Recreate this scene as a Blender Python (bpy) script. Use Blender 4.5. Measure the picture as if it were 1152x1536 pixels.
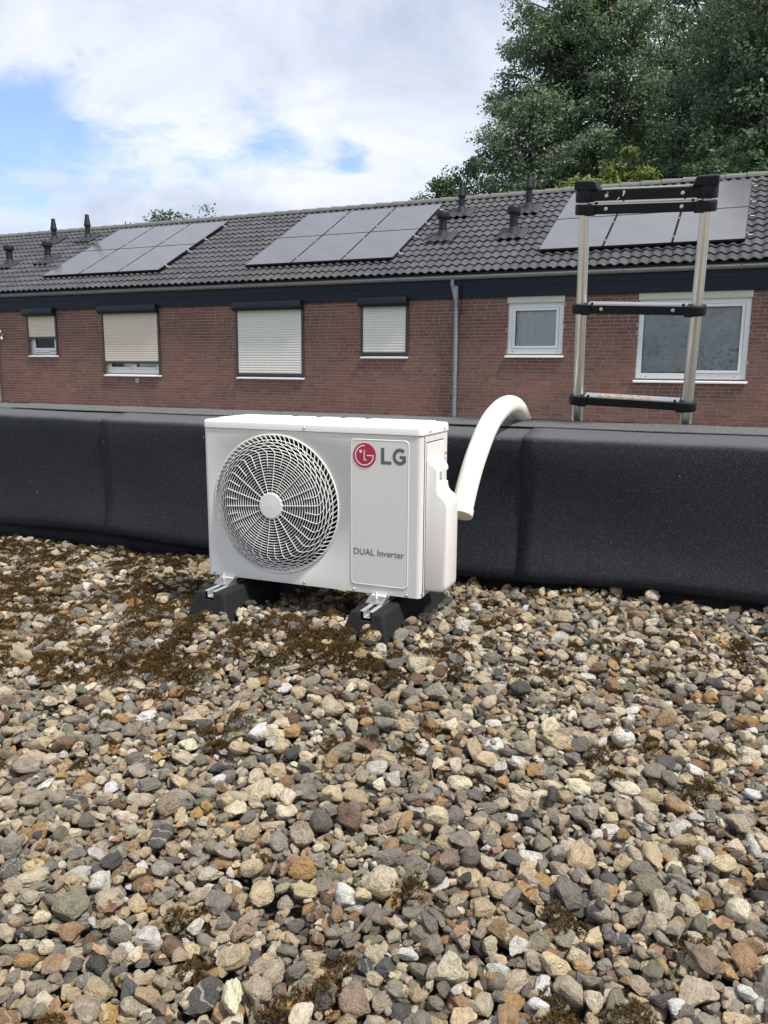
import bpy, bmesh, math, random
import numpy as np
from mathutils import Vector, Matrix, Euler

for o in list(bpy.data.objects): bpy.data.objects.remove(o)
sc = bpy.context.scene
COL = sc.collection
PI = math.pi
R = math.radians
rng = np.random.default_rng(7)
random.seed(7)

# ------------------------------------------------------------------ camera
CZ = 0.775                                   # eye height above the gravel
FW = Vector((-0.400872, 0.898376, -0.179505)); RT = Vector((0.912705, 0.408566, 0.006508)); UP = Vector((-0.079186, 0.161226, 0.983736))
cd = bpy.data.cameras.new('camera'); cam = bpy.data.objects.new('camera', cd); COL.objects.link(cam)
m = Matrix((RT, UP, -FW)).transposed().to_4x4(); m.translation = Vector((0, 0, CZ)); cam.matrix_world = m
cd.sensor_fit = 'HORIZONTAL'; cd.sensor_width = 36.0; cd.lens = 37.5; cd.clip_start = 0.05; cd.clip_end = 2000
sc.camera = cam
def proj(P):                                  # photo pixel of a world point (1152 wide), used only for picking what is in view
    d = Vector(P) - Vector((0, 0, CZ)); w = d.dot(FW)
    return (576 + 1200*d.dot(RT)/w, 768 - 1200*d.dot(UP)/w, w)

# ------------------------------------------------------------------ sky, sun, exposure
SUN_EL, SUN_AZ = 60.0, 105.0                   # azimuth from +Y towards +X
sdir = Vector((math.sin(R(SUN_AZ))*math.cos(R(SUN_EL)), math.cos(R(SUN_AZ))*math.cos(R(SUN_EL)), math.sin(R(SUN_EL))))
w = bpy.data.worlds.new('World'); sc.world = w; w.use_nodes = True
nt = w.node_tree; nt.nodes.clear()
def N(nt, typ, **kw):
    n = nt.nodes.new(typ)
    for k, v in kw.items():
        if k[0] == '_': n.inputs[k[1:]].default_value = v
        else: setattr(n, k, v)
    return n
def L(nt, a, b): nt.links.new(a, b)
sky = N(nt, 'ShaderNodeTexSky', sky_type='NISHITA', sun_disc=False, sun_elevation=R(SUN_EL), sun_rotation=R(SUN_AZ), air_density=1.0, dust_density=1.2, ozone_density=2.0)
tc = N(nt, 'ShaderNodeTexCoord')
sep = N(nt, 'ShaderNodeSeparateXYZ'); L(nt, tc.outputs['Generated'], sep.inputs[0])
zz = N(nt, 'ShaderNodeMath', operation='MAXIMUM'); L(nt, sep.outputs['Z'], zz.inputs[0]); zz.inputs[1].default_value = 0.0
za = N(nt, 'ShaderNodeMath', operation='ADD'); L(nt, zz.outputs[0], za.inputs[0]); za.inputs[1].default_value = 0.28
dx = N(nt, 'ShaderNodeMath', operation='DIVIDE'); L(nt, sep.outputs['X'], dx.inputs[0]); L(nt, za.outputs[0], dx.inputs[1])
dy = N(nt, 'ShaderNodeMath', operation='DIVIDE'); L(nt, sep.outputs['Y'], dy.inputs[0]); L(nt, za.outputs[0], dy.inputs[1])
cmb = N(nt, 'ShaderNodeCombineXYZ'); L(nt, dx.outputs[0], cmb.inputs[0]); L(nt, dy.outputs[0], cmb.inputs[1]); cmb.inputs[2].default_value = 3.7
n1 = N(nt, 'ShaderNodeTexNoise', _Scale=1.5, _Detail=8.0, _Roughness=0.52, _Distortion=0.25); L(nt, cmb.outputs[0], n1.inputs['Vector'])
# openings of blue sky, given as directions (where the cloud cover is thin)
def pixdir(px, py): return (FW*1200 + RT*(px-576) - UP*(py-768)).normalized()
gap = None
for px, py, sharp, amt in ((60, 195, 650, .22), (-25, 175, 600, .23), (160, 250, 800, .20), (395, 205, 1700, .26), (445, 222, 2600, .2), (520, 238, 2600, .26), (300, 245, 1800, .17), (230, 262, 1500, .12), (-30, 310, 500, .20), (70, 305, 1200, .12)):
    dv = pixdir(px, py)
    dot = N(nt, 'ShaderNodeVectorMath', operation='DOT_PRODUCT'); L(nt, tc.outputs['Generated'], dot.inputs[0]); dot.inputs[1].default_value = dv
    pw = N(nt, 'ShaderNodeMath', operation='POWER', use_clamp=True); L(nt, dot.outputs['Value'], pw.inputs[0]); pw.inputs[1].default_value = sharp
    ml = N(nt, 'ShaderNodeMath', operation='MULTIPLY'); L(nt, pw.outputs[0], ml.inputs[0]); ml.inputs[1].default_value = amt
    if gap is None: gap = ml.outputs[0]
    else:
        ad = N(nt, 'ShaderNodeMath', operation='ADD'); L(nt, gap, ad.inputs[0]); L(nt, ml.outputs[0], ad.inputs[1]); gap = ad.outputs[0]
n0 = N(nt, 'ShaderNodeTexNoise', _Scale=7.5, _Detail=9.0, _Roughness=0.62, _Distortion=0.5); L(nt, cmb.outputs[0], n0.inputs['Vector'])
wsp = N(nt, 'ShaderNodeMath', operation='MULTIPLY_ADD'); L(nt, n0.outputs['Fac'], wsp.inputs[0]); wsp.inputs[1].default_value = .42; wsp.inputs[2].default_value = -.21
nsum = N(nt, 'ShaderNodeMath', operation='ADD'); L(nt, n1.outputs['Fac'], nsum.inputs[0]); L(nt, wsp.outputs[0], nsum.inputs[1])
dens = N(nt, 'ShaderNodeMath', operation='SUBTRACT'); L(nt, nsum.outputs[0], dens.inputs[0]); L(nt, gap, dens.inputs[1])
cov = N(nt, 'ShaderNodeMapRange', interpolation_type='SMOOTHSTEP'); L(nt, dens.outputs[0], cov.inputs['Value'])
cov.inputs['From Min'].default_value = 0.20; cov.inputs['From Max'].default_value = 0.42; cov.inputs['To Min'].default_value = 0.10; cov.inputs['To Max'].default_value = 0.97
n2 = N(nt, 'ShaderNodeTexNoise', _Scale=2.3, _Detail=7.0, _Roughness=0.55, _Distortion=0.5)
off = N(nt, 'ShaderNodeVectorMath', operation='ADD'); L(nt, cmb.outputs[0], off.inputs[0]); off.inputs[1].default_value = (4.3, 1.2, 0); L(nt, off.outputs[0], n2.inputs['Vector'])
ramp = N(nt, 'ShaderNodeValToRGB'); L(nt, n2.outputs['Fac'], ramp.inputs[0])
ramp.color_ramp.elements[0].position = .33; ramp.color_ramp.elements[0].color = (.46, .52, .655, 1)
ramp.color_ramp.elements[1].position = .66; ramp.color_ramp.elements[1].color = (.83, .865, .95, 1)
cb = N(nt, 'ShaderNodeVectorMath', operation='SCALE'); L(nt, ramp.outputs[0], cb.inputs[0]); cb.inputs['Scale'].default_value = 8.9
sk = N(nt, 'ShaderNodeVectorMath', operation='MULTIPLY'); L(nt, sky.outputs[0], sk.inputs[0]); sk.inputs[1].default_value = (1.45, 1.55, 1.85)
mix = N(nt, 'ShaderNodeMix', data_type='RGBA'); L(nt, cov.outputs[0], mix.inputs[0]); L(nt, sk.outputs[0], mix.inputs[6]); L(nt, cb.outputs[0], mix.inputs[7])
bg = N(nt, 'ShaderNodeBackground'); L(nt, mix.outputs[2], bg.inputs['Color']); bg.inputs['Strength'].default_value = 0.1
wo = N(nt, 'ShaderNodeOutputWorld'); L(nt, bg.outputs[0], wo.inputs[0])

sl = bpy.data.lights.new('sun', 'SUN'); sl.energy = 4.2; sl.angle = R(6); sl.color = (1.0, .95, .87)
so = bpy.data.objects.new('sun', sl); COL.objects.link(so); so.rotation_euler = sdir.to_track_quat('Z', 'Y').to_euler(); so.location = (3, 2, 8)
sc.view_settings.view_transform = 'Standard'; sc.view_settings.look = 'None'; sc.view_settings.gamma = 1.0; sc.view_settings.use_curve_mapping = False
sc.view_settings.exposure = 0.42
sc.cycles.max_bounces = 8; sc.cycles.transparent_max_bounces = 12
sc.cycles.caustics_reflective = False; sc.cycles.caustics_refractive = False

# ------------------------------------------------------------------ helpers
class MB:
    def __init__(s): s.v = []; s.f = []
    def add(s, vs, fs):
        b = len(s.v); s.v += [tuple(v) for v in vs]; s.f += [tuple(i+b for i in f) for f in fs]; return s
    def box(s, x0, x1, y0, y1, z0, z1):
        return s.add([(x0,y0,z0),(x1,y0,z0),(x1,y1,z0),(x0,y1,z0),(x0,y0,z1),(x1,y0,z1),(x1,y1,z1),(x0,y1,z1)],
              [(0,3,2,1),(4,5,6,7),(0,1,5,4),(1,2,6,5),(2,3,7,6),(3,0,4,7)])
    def tube(s, pts, r, n=8, cap=True, closed=False):
        pts = [Vector(p) for p in pts]; k = len(pts)
        rs = r if hasattr(r, '__len__') else [r]*k
        rings = []; prev = None
        for i, p in enumerate(pts):
            if closed: t = (pts[(i+1) % k] - pts[i-1])
            else: t = pts[min(i+1, k-1)] - pts[max(i-1, 0)]
            t.normalize()
            if prev is None:
                a = Vector((0, 0, 1)) if abs(t.z) < .9 else Vector((1, 0, 0))
                u = t.cross(a).normalized()
            else:
                u = (prev - t*prev.dot(t)).normalized()
            prev = u; v = t.cross(u)
            rings.append([p + (u*math.cos(2*PI*j/n) + v*math.sin(2*PI*j/n))*rs[i] for j in range(n)])
        vs = [q for ring in rings for q in ring]; fs = []
        for i in range(k if closed else k-1):
            a = i*n; b = ((i+1) % k)*n
            for j in range(n): fs.append((a+j, a+(j+1) % n, b+(j+1) % n, b+j))
        if cap and not closed:
            fs.append(tuple(range(n))[::-1]); fs.append(tuple((k-1)*n+j for j in range(n)))
        return s.add(vs, fs)
    def lathe(s, prof, c=(0, 0, 0), n=24, axis='z', cap=True):
        vs = []; fs = []
        for (r, h) in prof:
            for j in range(n):
                a = 2*PI*j/n; x, y, z = r*math.cos(a), r*math.sin(a), h
                if axis == 'y': x, y, z = x, -z, y       # height runs towards -y
                elif axis == 'x': x, y, z = z, x, y
                vs.append((c[0]+x, c[1]+y, c[2]+z))
        for i in range(len(prof)-1):
            for j in range(n): fs.append((i*n+j, i*n+(j+1) % n, (i+1)*n+(j+1) % n, (i+1)*n+j))
        if cap:
            fs.append(tuple(range(n))[::-1]); fs.append(tuple((len(prof)-1)*n+j for j in range(n)))
        return s.add(vs, fs)
    def prism(s, poly, axis, a, b):
        """poly: list of 2-D points; axis: extrusion axis ('x': poly=(y,z), 'y': poly=(x,z), 'z': poly=(x,y))"""
        def P(q, t): return {'x': (t, q[0], q[1]), 'y': (q[0], t, q[1]), 'z': (q[0], q[1], t)}[axis]
        n = len(poly)
        fs = [tuple(range(n))[::-1], tuple(range(n, 2*n))] + [(i, (i+1) % n, n+(i+1) % n, n+i) for i in range(n)]
        return s.add([P(q, a) for q in poly] + [P(q, b) for q in poly], fs)
    def mesh(s, name):
        me = bpy.data.meshes.new(name); me.from_pydata(s.v, [], s.f); me.update()
        bm = bmesh.new(); bm.from_mesh(me); bmesh.ops.recalc_face_normals(bm, faces=bm.faces); bm.to_mesh(me); bm.free()
        return me
    def build(s, name, mat, parent=None, bevel=0, seg=2, smooth=False, angle=35):
        return link(name, s.mesh(name), mat, parent, bevel, seg, smooth, angle)
def link(name, me, mat, parent=None, bevel=0, seg=2, smooth=False, angle=35):
    if mat is not None and not me.materials: me.materials.append(mat)
    o = bpy.data.objects.new(name, me); COL.objects.link(o)
    if parent is not None: o.parent = parent
    if bevel:
        b = o.modifiers.new('bevel', 'BEVEL'); b.width = bevel; b.segments = seg; b.limit_method = 'ANGLE'; b.angle_limit = R(35); b.harden_normals = False
        smooth = True
    if smooth:
        me.polygons.foreach_set('use_smooth', [True]*len(me.polygons))
        try: me.set_sharp_from_angle(angle=R(angle if not bevel else 60))
        except Exception: pass
    return o
def inst(name, me, parent=None, loc=None, rot=None, scale=None):
    o = bpy.data.objects.new(name, me); COL.objects.link(o)
    if parent is not None: o.parent = parent
    if loc is not None: o.location = loc
    if rot is not None: o.rotation_euler = rot
    if scale is not None: o.scale = scale
    return o
def tag(o, label=None, cat=None, group=None, kind=None):
    if label: o['label'] = label
    if cat: o['category'] = cat
    if group: o['group'] = group
    if kind: o['kind'] = kind
    return o
def empty(name, loc=(0, 0, 0), rz=0):
    o = bpy.data.objects.new(name, None); COL.objects.link(o); o.location = loc; o.rotation_euler = (0, 0, rz); o.empty_display_size = .1
    return o
def rrect(x0, x1, z0, z1, r, n=5):
    out = []
    for cx, cz, a0 in ((x1-r, z1-r, 0), (x0+r, z1-r, 90), (x0+r, z0+r, 180), (x1-r, z0+r, 270)):
        for i in range(n+1):
            a = R(a0 + 90*i/n); out.append((cx + r*math.cos(a), cz + r*math.sin(a)))
    return out
def npmesh(name, V, F, mat, smooth=False):
    """V (n,3), F (m,k) numpy arrays"""
    me = bpy.data.meshes.new(name); V = np.ascontiguousarray(V, np.float32); F = np.ascontiguousarray(F, np.int32)
    m_, k = F.shape
    me.vertices.add(len(V)); me.vertices.foreach_set('co', V.ravel())
    me.loops.add(m_*k); me.loops.foreach_set('vertex_index', F.ravel())
    me.polygons.add(m_); me.polygons.foreach_set('loop_start', np.arange(0, m_*k, k, dtype=np.int32))
    try: me.polygons.foreach_set('loop_total', np.full(m_, k, np.int32))
    except Exception: pass
    me.update(calc_edges=True); me.validate()
    if mat: me.materials.append(mat)
    if smooth: me.polygons.foreach_set('use_smooth', np.ones(m_, bool))
    return me

# ------------------------------------------------------------------ materials
MATS = {}
def new_mat(name):
    mt = bpy.data.materials.new(name); mt.use_nodes = True; nt = mt.node_tree
    b = nt.nodes['Principled BSDF']; MATS[name] = mt; return mt, nt, b
def ramp_node(nt, src, stops, interp='LINEAR'):
    r = N(nt, 'ShaderNodeValToRGB'); r.color_ramp.interpolation = interp
    el = r.color_ramp.elements
    while len(el) > 1: el.remove(el[-1])
    el[0].position = stops[0][0]; el[0].color = (*stops[0][1], 1)
    for p, c in stops[1:]:
        e = el.new(p); e.color = (*c, 1)
    L(nt, src, r.inputs[0]); return r
def plain(name, col, rough=.5, metal=0, var=.06, scale=8, bump=0, bscale=60, spec=.5, coat=0, dirt=0):
    """solid paint / plastic / metal with faint mottling and fine relief"""
    mt, nt, b = new_mat(name)
    tc = N(nt, 'ShaderNodeTexCoord')
    n = N(nt, 'ShaderNodeTexNoise', _Scale=scale, _Detail=5.0, _Roughness=.6); L(nt, tc.outputs['Object'], n.inputs['Vector'])
    lo = tuple(c*(1-var) for c in col); hi = tuple(min(1, c*(1+var)) for c in col)
    r = ramp_node(nt, n.outputs['Fac'], [(.3, lo), (.7, hi)])
    colout = r.outputs[0]
    if dirt:
        n3 = N(nt, 'ShaderNodeTexNoise', _Scale=scale*.45, _Detail=8.0, _Roughness=.7); L(nt, tc.outputs['Object'], n3.inputs['Vector'])
        mr = N(nt, 'ShaderNodeMapRange'); L(nt, n3.outputs['Fac'], mr.inputs['Value']); mr.inputs['From Min'].default_value = .52; mr.inputs['From Max'].default_value = .75; mr.inputs['To Max'].default_value = dirt
        mx = N(nt, 'ShaderNodeMix', data_type='RGBA'); L(nt, mr.outputs[0], mx.inputs[0]); L(nt, colout, mx.inputs[6]); mx.inputs[7].default_value = (.16, .14, .11, 1); colout = mx.outputs[2]
    L(nt, colout, b.inputs['Base Color'])
    b.inputs['Roughness'].default_value = rough; b.inputs['Metallic'].default_value = metal; b.inputs['Specular IOR Level'].default_value = spec; b.inputs['Coat Weight'].default_value = coat
    if bump:
        n2 = N(nt, 'ShaderNodeTexNoise', _Scale=bscale, _Detail=3.0); L(nt, tc.outputs['Object'], n2.inputs['Vector'])
        bp = N(nt, 'ShaderNodeBump', _Strength=bump, _Distance=.002); L(nt, n2.outputs['Fac'], bp.inputs['Height']); L(nt, bp.outputs[0], b.inputs['Normal'])
    return mt
M_white = plain('unit_paint', (.655, .65, .625), .42, var=.015, scale=3, bump=.05, bscale=500, dirt=.05)
M_bell = plain('bell_mouth_shaded', (.36, .36, .35), .5, var=.03)  # shade inside the bell mouth put into a darker grey
M_lid = plain('lid_paint', (.74, .735, .71), .45, var=.02, scale=5, bump=.05, bscale=500, dirt=.10)
M_cover = plain('cover_plastic', (.72, .71, .675), .45, var=.012, scale=3, bump=.05, bscale=700)
M_grille = plain('grille_paint', (.74, .735, .71), .4, var=.01)
M_cavity = plain('cavity_paint', (.016, .018, .024), .7, var=.1)
M_fan = plain('fan_plastic', (.012, .014, .020), .5, var=.1)
M_red = plain('badge_red', (.40, .016, .052), .4, var=.03)
M_badge = plain('badge_white', (.74, .72, .70), .4, var=.01)
M_ink = plain('grey_ink', (.10, .11, .125), .5, var=.03)
M_zincplate = plain('zinc_plated', (.62, .64, .66), .34, metal=.9, var=.12, scale=30, bump=.2, bscale=120)
M_alu = plain('aluminium', (.66, .655, .64), .34, metal=1.0, var=.06, scale=12, bump=.1, bscale=300)
M_alurail = plain('rail_aluminium', (.62, .62, .61), .42, metal=.7, var=.08, scale=20)
M_rubber = plain('recycled_rubber', (.013, .0135, .015), .85, spec=.3, var=.7, scale=220, bump=1.0, bscale=260)
M_blackpl = plain('black_plastic', (.009, .011, .015), .5, var=.12, scale=40, bump=.15, bscale=400, spec=.22)
M_pvc = plain('cream_duct', (.78, .75, .66), .5, var=.02, scale=5, bump=.05, bscale=300, dirt=.04)
M_frame = plain('window_pvc', (.80, .81, .82), .35, var=.02, scale=4, dirt=.05)
M_beige = plain('beige_board', (.60, .57, .50), .55, var=.04, scale=6)
M_slatA = plain('shutter_slat_beige', (.72, .635, .53), .5, var=.03, scale=6)
M_slatB = plain('shutter_slat_cream', (.78, .76, .71), .5, var=.03, scale=6)
M_anthr = plain('anthracite_aluminium', (.045, .046, .05), .45, var=.08, scale=10)
M_boxdark = plain('shutter_box', (.014, .018, .028), .4, var=.1, scale=6, spec=.3)
M_fascia = plain('fascia_board', (.011, .016, .029), .5, var=.12, scale=3, bump=.1, bscale=40, spec=.25)
M_zinc = plain('gutter_zinc', (.30, .31, .325), .5, metal=.45, var=.14, scale=6, bump=.15, bscale=60)
M_zincpipe = plain('pipe_zinc', (.27, .30, .33), .45, metal=.55, var=.12, scale=5, bump=.15, bscale=60)
M_vent = plain('vent_plastic', (.013, .015, .020), .5, var=.15, scale=10, spec=.3)
M_lead = plain('flashing', (.022, .024, .030), .6, var=.2, scale=12, bump=.3, bscale=60)
M_pframe = plain('panel_frame', (.012, .012, .014), .4, var=.1)
M_bark = plain('bark', (.085, .065, .05), .9, var=.35, scale=9, bump=1, bscale=20)
M_orange = plain('orange_print', (.52, .30, .13), .6, var=.15, scale=60)
M_twig = plain('twig_bark', (.13, .085, .055), .85, var=.3, scale=60)
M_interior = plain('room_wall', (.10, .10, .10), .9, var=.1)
M_render = plain('outer_wall', (.17, .10, .08), .9, var=.2, scale=7, bump=.4, bscale=30)

def felt(name, base, hi, dust, top_dust_light=0):
    mt, nt, b = new_mat(name)
    tc = N(nt, 'ShaderNodeTexCoord')
    v = N(nt, 'ShaderNodeTexVoronoi', _Scale=520.0); L(nt, tc.outputs['Object'], v.inputs['Vector'])
    sp = N(nt, 'ShaderNodeSeparateColor'); L(nt, v.outputs['Color'], sp.inputs[0])
    r = ramp_node(nt, sp.outputs[0], [(0, tuple(c*.55 for c in base)), (.6, base), (.90, tuple(c*2.0 for c in base)), (.975, hi)])
    n = N(nt, 'ShaderNodeTexNoise', _Scale=2.2, _Detail=7.0, _Roughness=.65); L(nt, tc.outputs['Object'], n.inputs['Vector'])
    mr = N(nt, 'ShaderNodeMapRange'); L(nt, n.outputs['Fac'], mr.inputs['Value']); mr.inputs['From Min'].default_value = .38; mr.inputs['From Max'].default_value = .75; mr.inputs['To Min'].default_value = dust*.25; mr.inputs['To Max'].default_value = dust
    mx = N(nt, 'ShaderNodeMix', data_type='RGBA'); L(nt, mr.outputs[0], mx.inputs[0]); L(nt, r.outputs[0], mx.inputs[6]); mx.inputs[7].default_value = (.16, .155, .15, 1)
    last_ = mx.outputs[2]
    if top_dust_light:                                  # dust and grit plus skylight on the level top, painted into the colour
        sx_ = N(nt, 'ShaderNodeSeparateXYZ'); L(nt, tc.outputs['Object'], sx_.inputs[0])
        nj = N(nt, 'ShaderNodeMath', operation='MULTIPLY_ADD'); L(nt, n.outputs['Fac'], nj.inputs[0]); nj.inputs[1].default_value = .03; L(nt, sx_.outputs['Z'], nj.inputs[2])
        mz = N(nt, 'ShaderNodeMapRange', interpolation_type='SMOOTHSTEP'); L(nt, nj.outputs[0], mz.inputs['Value']); mz.inputs['From Min'].default_value = CZ-.232+.000; mz.inputs['From Max'].default_value = CZ-.232+.022; mz.inputs['To Max'].default_value = top_dust_light
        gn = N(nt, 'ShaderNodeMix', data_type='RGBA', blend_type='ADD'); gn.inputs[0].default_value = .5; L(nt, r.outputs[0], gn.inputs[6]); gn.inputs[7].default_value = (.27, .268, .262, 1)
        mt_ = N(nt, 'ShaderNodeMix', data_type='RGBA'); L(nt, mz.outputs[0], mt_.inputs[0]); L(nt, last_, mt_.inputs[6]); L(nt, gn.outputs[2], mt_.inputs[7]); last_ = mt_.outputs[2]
    # pale specks: bird droppings, lichen, chips
    n4 = N(nt, 'ShaderNodeTexNoise', _Scale=46.0, _Detail=2.0, _Roughness=.5); L(nt, tc.outputs['Object'], n4.inputs['Vector'])
    m4 = N(nt, 'ShaderNodeMapRange'); L(nt, n4.outputs['Fac'], m4.inputs['Value']); m4.inputs['From Min'].default_value = .765; m4.inputs['From Max'].default_value = .80; m4.inputs['To Max'].default_value = .6
    m5 = N(nt, 'ShaderNodeMix', data_type='RGBA'); L(nt, m4.outputs[0], m5.inputs[0]); L(nt, last_, m5.inputs[6]); m5.inputs[7].default_value = (.42, .41, .38, 1)
    L(nt, m5.outputs[2], b.inputs['Base Color'])
    b.inputs['Roughness'].default_value = .72; b.inputs['Specular IOR Level'].default_value = .32
    n2 = N(nt, 'ShaderNodeTexNoise', _Scale=9.0, _Detail=5.0); L(nt, tc.outputs['Object'], n2.inputs['Vector'])
    ad = N(nt, 'ShaderNodeMath', operation='MULTIPLY_ADD'); L(nt, n2.outputs['Fac'], ad.inputs[0]); ad.inputs[1].default_value = 3.0; L(nt, v.outputs['Distance'], ad.inputs[2])
    bp = N(nt, 'ShaderNodeBump', _Strength=.55, _Distance=.0022); L(nt, ad.outputs[0], bp.inputs['Height']); L(nt, bp.outputs[0], b.inputs['Normal'])
    return mt
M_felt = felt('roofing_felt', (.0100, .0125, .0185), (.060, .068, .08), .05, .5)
M_felttop = felt('weathered_lit_felt', (.065, .066, .069), (.24, .24, .24), .45)  # edge strip: weathering and the sky-lit brightness both put into its lighter tone

def stone_mat():
    mt, nt, b = new_mat('pebble')
    at = N(nt, 'ShaderNodeAttribute', attribute_type='INSTANCER', attribute_name='pcol')
    tc = N(nt, 'ShaderNodeTexCoord'); oi = N(nt, 'ShaderNodeObjectInfo')
    sc_ = N(nt, 'ShaderNodeVectorMath', operation='SCALE'); L(nt, oi.outputs['Location'], sc_.inputs[0]); sc_.inputs['Scale'].default_value = 37.0
    ad = N(nt, 'ShaderNodeVectorMath', operation='ADD'); L(nt, tc.outputs['Object'], ad.inputs[0]); L(nt, sc_.outputs[0], ad.inputs[1])
    n1 = N(nt, 'ShaderNodeTexNoise', _Scale=1.6, _Detail=5.0, _Roughness=.6, _Distortion=.6); L(nt, ad.outputs[0], n1.inputs['Vector'])
    n2 = N(nt, 'ShaderNodeTexNoise', _Scale=9.0, _Detail=4.0, _Roughness=.65); L(nt, ad.outputs[0], n2.inputs['Vector'])
    r1 = ramp_node(nt, n1.outputs['Fac'], [(.30, (.58, .54, .48)), (.48, (1.0, 1.0, 1.0)), (.70, (1.28, 1.24, 1.16))])
    r2 = ramp_node(nt, n2.outputs['Fac'], [(.32, (.42, .42, .43)), (.45, (1, 1, 1)), (.60, (1, 1, 1)), (.72, (1.3, 1.28, 1.22))])
    m1 = N(nt, 'ShaderNodeMix', data_type='RGBA', blend_type='MULTIPLY', clamp_result=False); m1.inputs[0].default_value = 1; L(nt, at.outputs['Color'], m1.inputs[6]); L(nt, r1.outputs[0], m1.inputs[7])
    m2 = N(nt, 'ShaderNodeMix', data_type='RGBA', blend_type='MULTIPLY', clamp_result=False); m2.inputs[0].default_value = .8; L(nt, m1.outputs[2], m2.inputs[6]); L(nt, r2.outputs[0], m2.inputs[7])
    # bedding stripes on some stones
    wv = N(nt, 'ShaderNodeTexWave', _Scale=.35, _Distortion=9.0, _Detail=4.0); wv.inputs['Detail Scale'].default_value = 1.3; L(nt, ad.outputs[0], wv.inputs['Vector'])
    gt = N(nt, 'ShaderNodeMath', operation='GREATER_THAN'); L(nt, oi.outputs['Random'], gt.inputs[0]); gt.inputs[1].default_value = .84
    rw = ramp_node(nt, wv.outputs['Fac'], [(.90, (0, 0, 0)), (.995, (.6, .6, .6))])
    gm = N(nt, 'ShaderNodeMath', operation='MULTIPLY'); L(nt, gt.outputs[0], gm.inputs[0]); L(nt, rw.outputs[0], gm.inputs[1])
    m3 = N(nt, 'ShaderNodeMix', data_type='RGBA'); L(nt, gm.outputs[0], m3.inputs[0]); L(nt, m2.outputs[2], m3.inputs[6]); m3.inputs[7].default_value = (.62, .58, .5, 1)
    L(nt, m3.outputs[2], b.inputs['Base Color'])
    b.inputs['Roughness'].default_value = .62; b.inputs['Specular IOR Level'].default_value = .38
    bp = N(nt, 'ShaderNodeBump', _Strength=.7, _Distance=.09)
    n3 = N(nt, 'ShaderNodeTexNoise', _Scale=5.0, _Detail=7.0, _Roughness=.65); L(nt, ad.outputs[0], n3.inputs['Vector']); L(nt, n3.outputs['Fac'], bp.inputs['Height']); L(nt, bp.outputs[0], b.inputs['Normal'])
    return mt
M_stone = stone_mat()
def gravel_far():
    mt, nt, b = new_mat('gravel_sheet')
    tc = N(nt, 'ShaderNodeTexCoord')
    v = N(nt, 'ShaderNodeTexVoronoi', _Scale=30.0); L(nt, tc.outputs['Object'], v.inputs['Vector'])
    sp = N(nt, 'ShaderNodeSeparateColor'); L(nt, v.outputs['Color'], sp.inputs[0])
    r = ramp_node(nt, sp.outputs[0], [(0, (.12, .12, .12)), (.3, (.3, .27, .22)), (.6, (.46, .38, .27)), (.85, (.62, .55, .44))]); L(nt, r.outputs[0], b.inputs['Base Color'])
    b.inputs['Roughness'].default_value = .8
    bp = N(nt, 'ShaderNodeBump', _Strength=1, _Distance=.02, invert=True); L(nt, v.outputs['Distance'], bp.inputs['Height']); L(nt, bp.outputs[0], b.inputs['Normal'])
    return mt
M_gravelfar = gravel_far()
def soil():
    mt, nt, b = new_mat('grit')
    tc = N(nt, 'ShaderNodeTexCoord')
    v = N(nt, 'ShaderNodeTexVoronoi', _Scale=160.0); L(nt, tc.outputs['Object'], v.inputs['Vector'])
    sp = N(nt, 'ShaderNodeSeparateColor'); L(nt, v.outputs['Color'], sp.inputs[0])
    r = ramp_node(nt, sp.outputs[0], [(0, (.02, .018, .015)), (.7, (.055, .048, .036)), (1, (.11, .095, .07))]); L(nt, r.outputs[0], b.inputs['Base Color']); b.inputs['Roughness'].default_value = .9
    return mt
M_soil = soil()
def brick_mat(name, island):
    mt, nt, b = new_mat(name)
    tc = N(nt, 'ShaderNodeTexCoord'); g = N(nt, 'ShaderNodeNewGeometry'); oi = N(nt, 'ShaderNodeObjectInfo')
    r = ramp_node(nt, g.outputs['Random Per Island'] if island else oi.outputs['Random'], [(0, (.162, .080, .063)), (.25, (.200, .099, .079)), (.5, (.220, .110, .087)), (.75, (.194, .101, .083)), (1, (.250, .127, .098))])
    n = N(nt, 'ShaderNodeTexNoise', _Scale=30.0, _Detail=5.0, _Roughness=.7); L(nt, g.outputs['Position'], n.inputs['Vector'])
    r2 = ramp_node(nt, n.outputs['Fac'], [(.3, (.72, .72, .74)), (.7, (1.22, 1.2, 1.18))])
    mx = N(nt, 'ShaderNodeMix', data_type='RGBA', blend_type='MULTIPLY', clamp_result=False); mx.inputs[0].default_value = 1; L(nt, r.outputs[0], mx.inputs[6]); L(nt, r2.outputs[0], mx.inputs[7])
    n2 = N(nt, 'ShaderNodeTexNoise', _Scale=.9, _Detail=6.0, _Roughness=.6); L(nt, g.outputs['Position'], n2.inputs['Vector'])
    r3 = ramp_node(nt, n2.outputs['Fac'], [(.35, (.86, .86, .87)), (.65, (1.12, 1.12, 1.1))])
    m2 = N(nt, 'ShaderNodeMix', data_type='RGBA', blend_type='MULTIPLY', clamp_result=False); m2.inputs[0].default_value = 1; L(nt, mx.outputs[2], m2.inputs[6]); L(nt, r3.outputs[0], m2.inputs[7])
    L(nt, m2.outputs[2], b.inputs['Base Color']); b.inputs['Roughness'].default_value = .85
    bp = N(nt, 'ShaderNodeBump', _Strength=.5, _Distance=.004); n4 = N(nt, 'ShaderNodeTexNoise', _Scale=60.0, _Detail=5.0); L(nt, g.outputs['Position'], n4.inputs['Vector']); L(nt, n4.outputs['Fac'], bp.inputs['Height']); L(nt, bp.outputs[0], b.inputs['Normal'])
    return mt
M_brick = brick_mat('brick', False); M_brickI = brick_mat('brick_mass', True)
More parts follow.
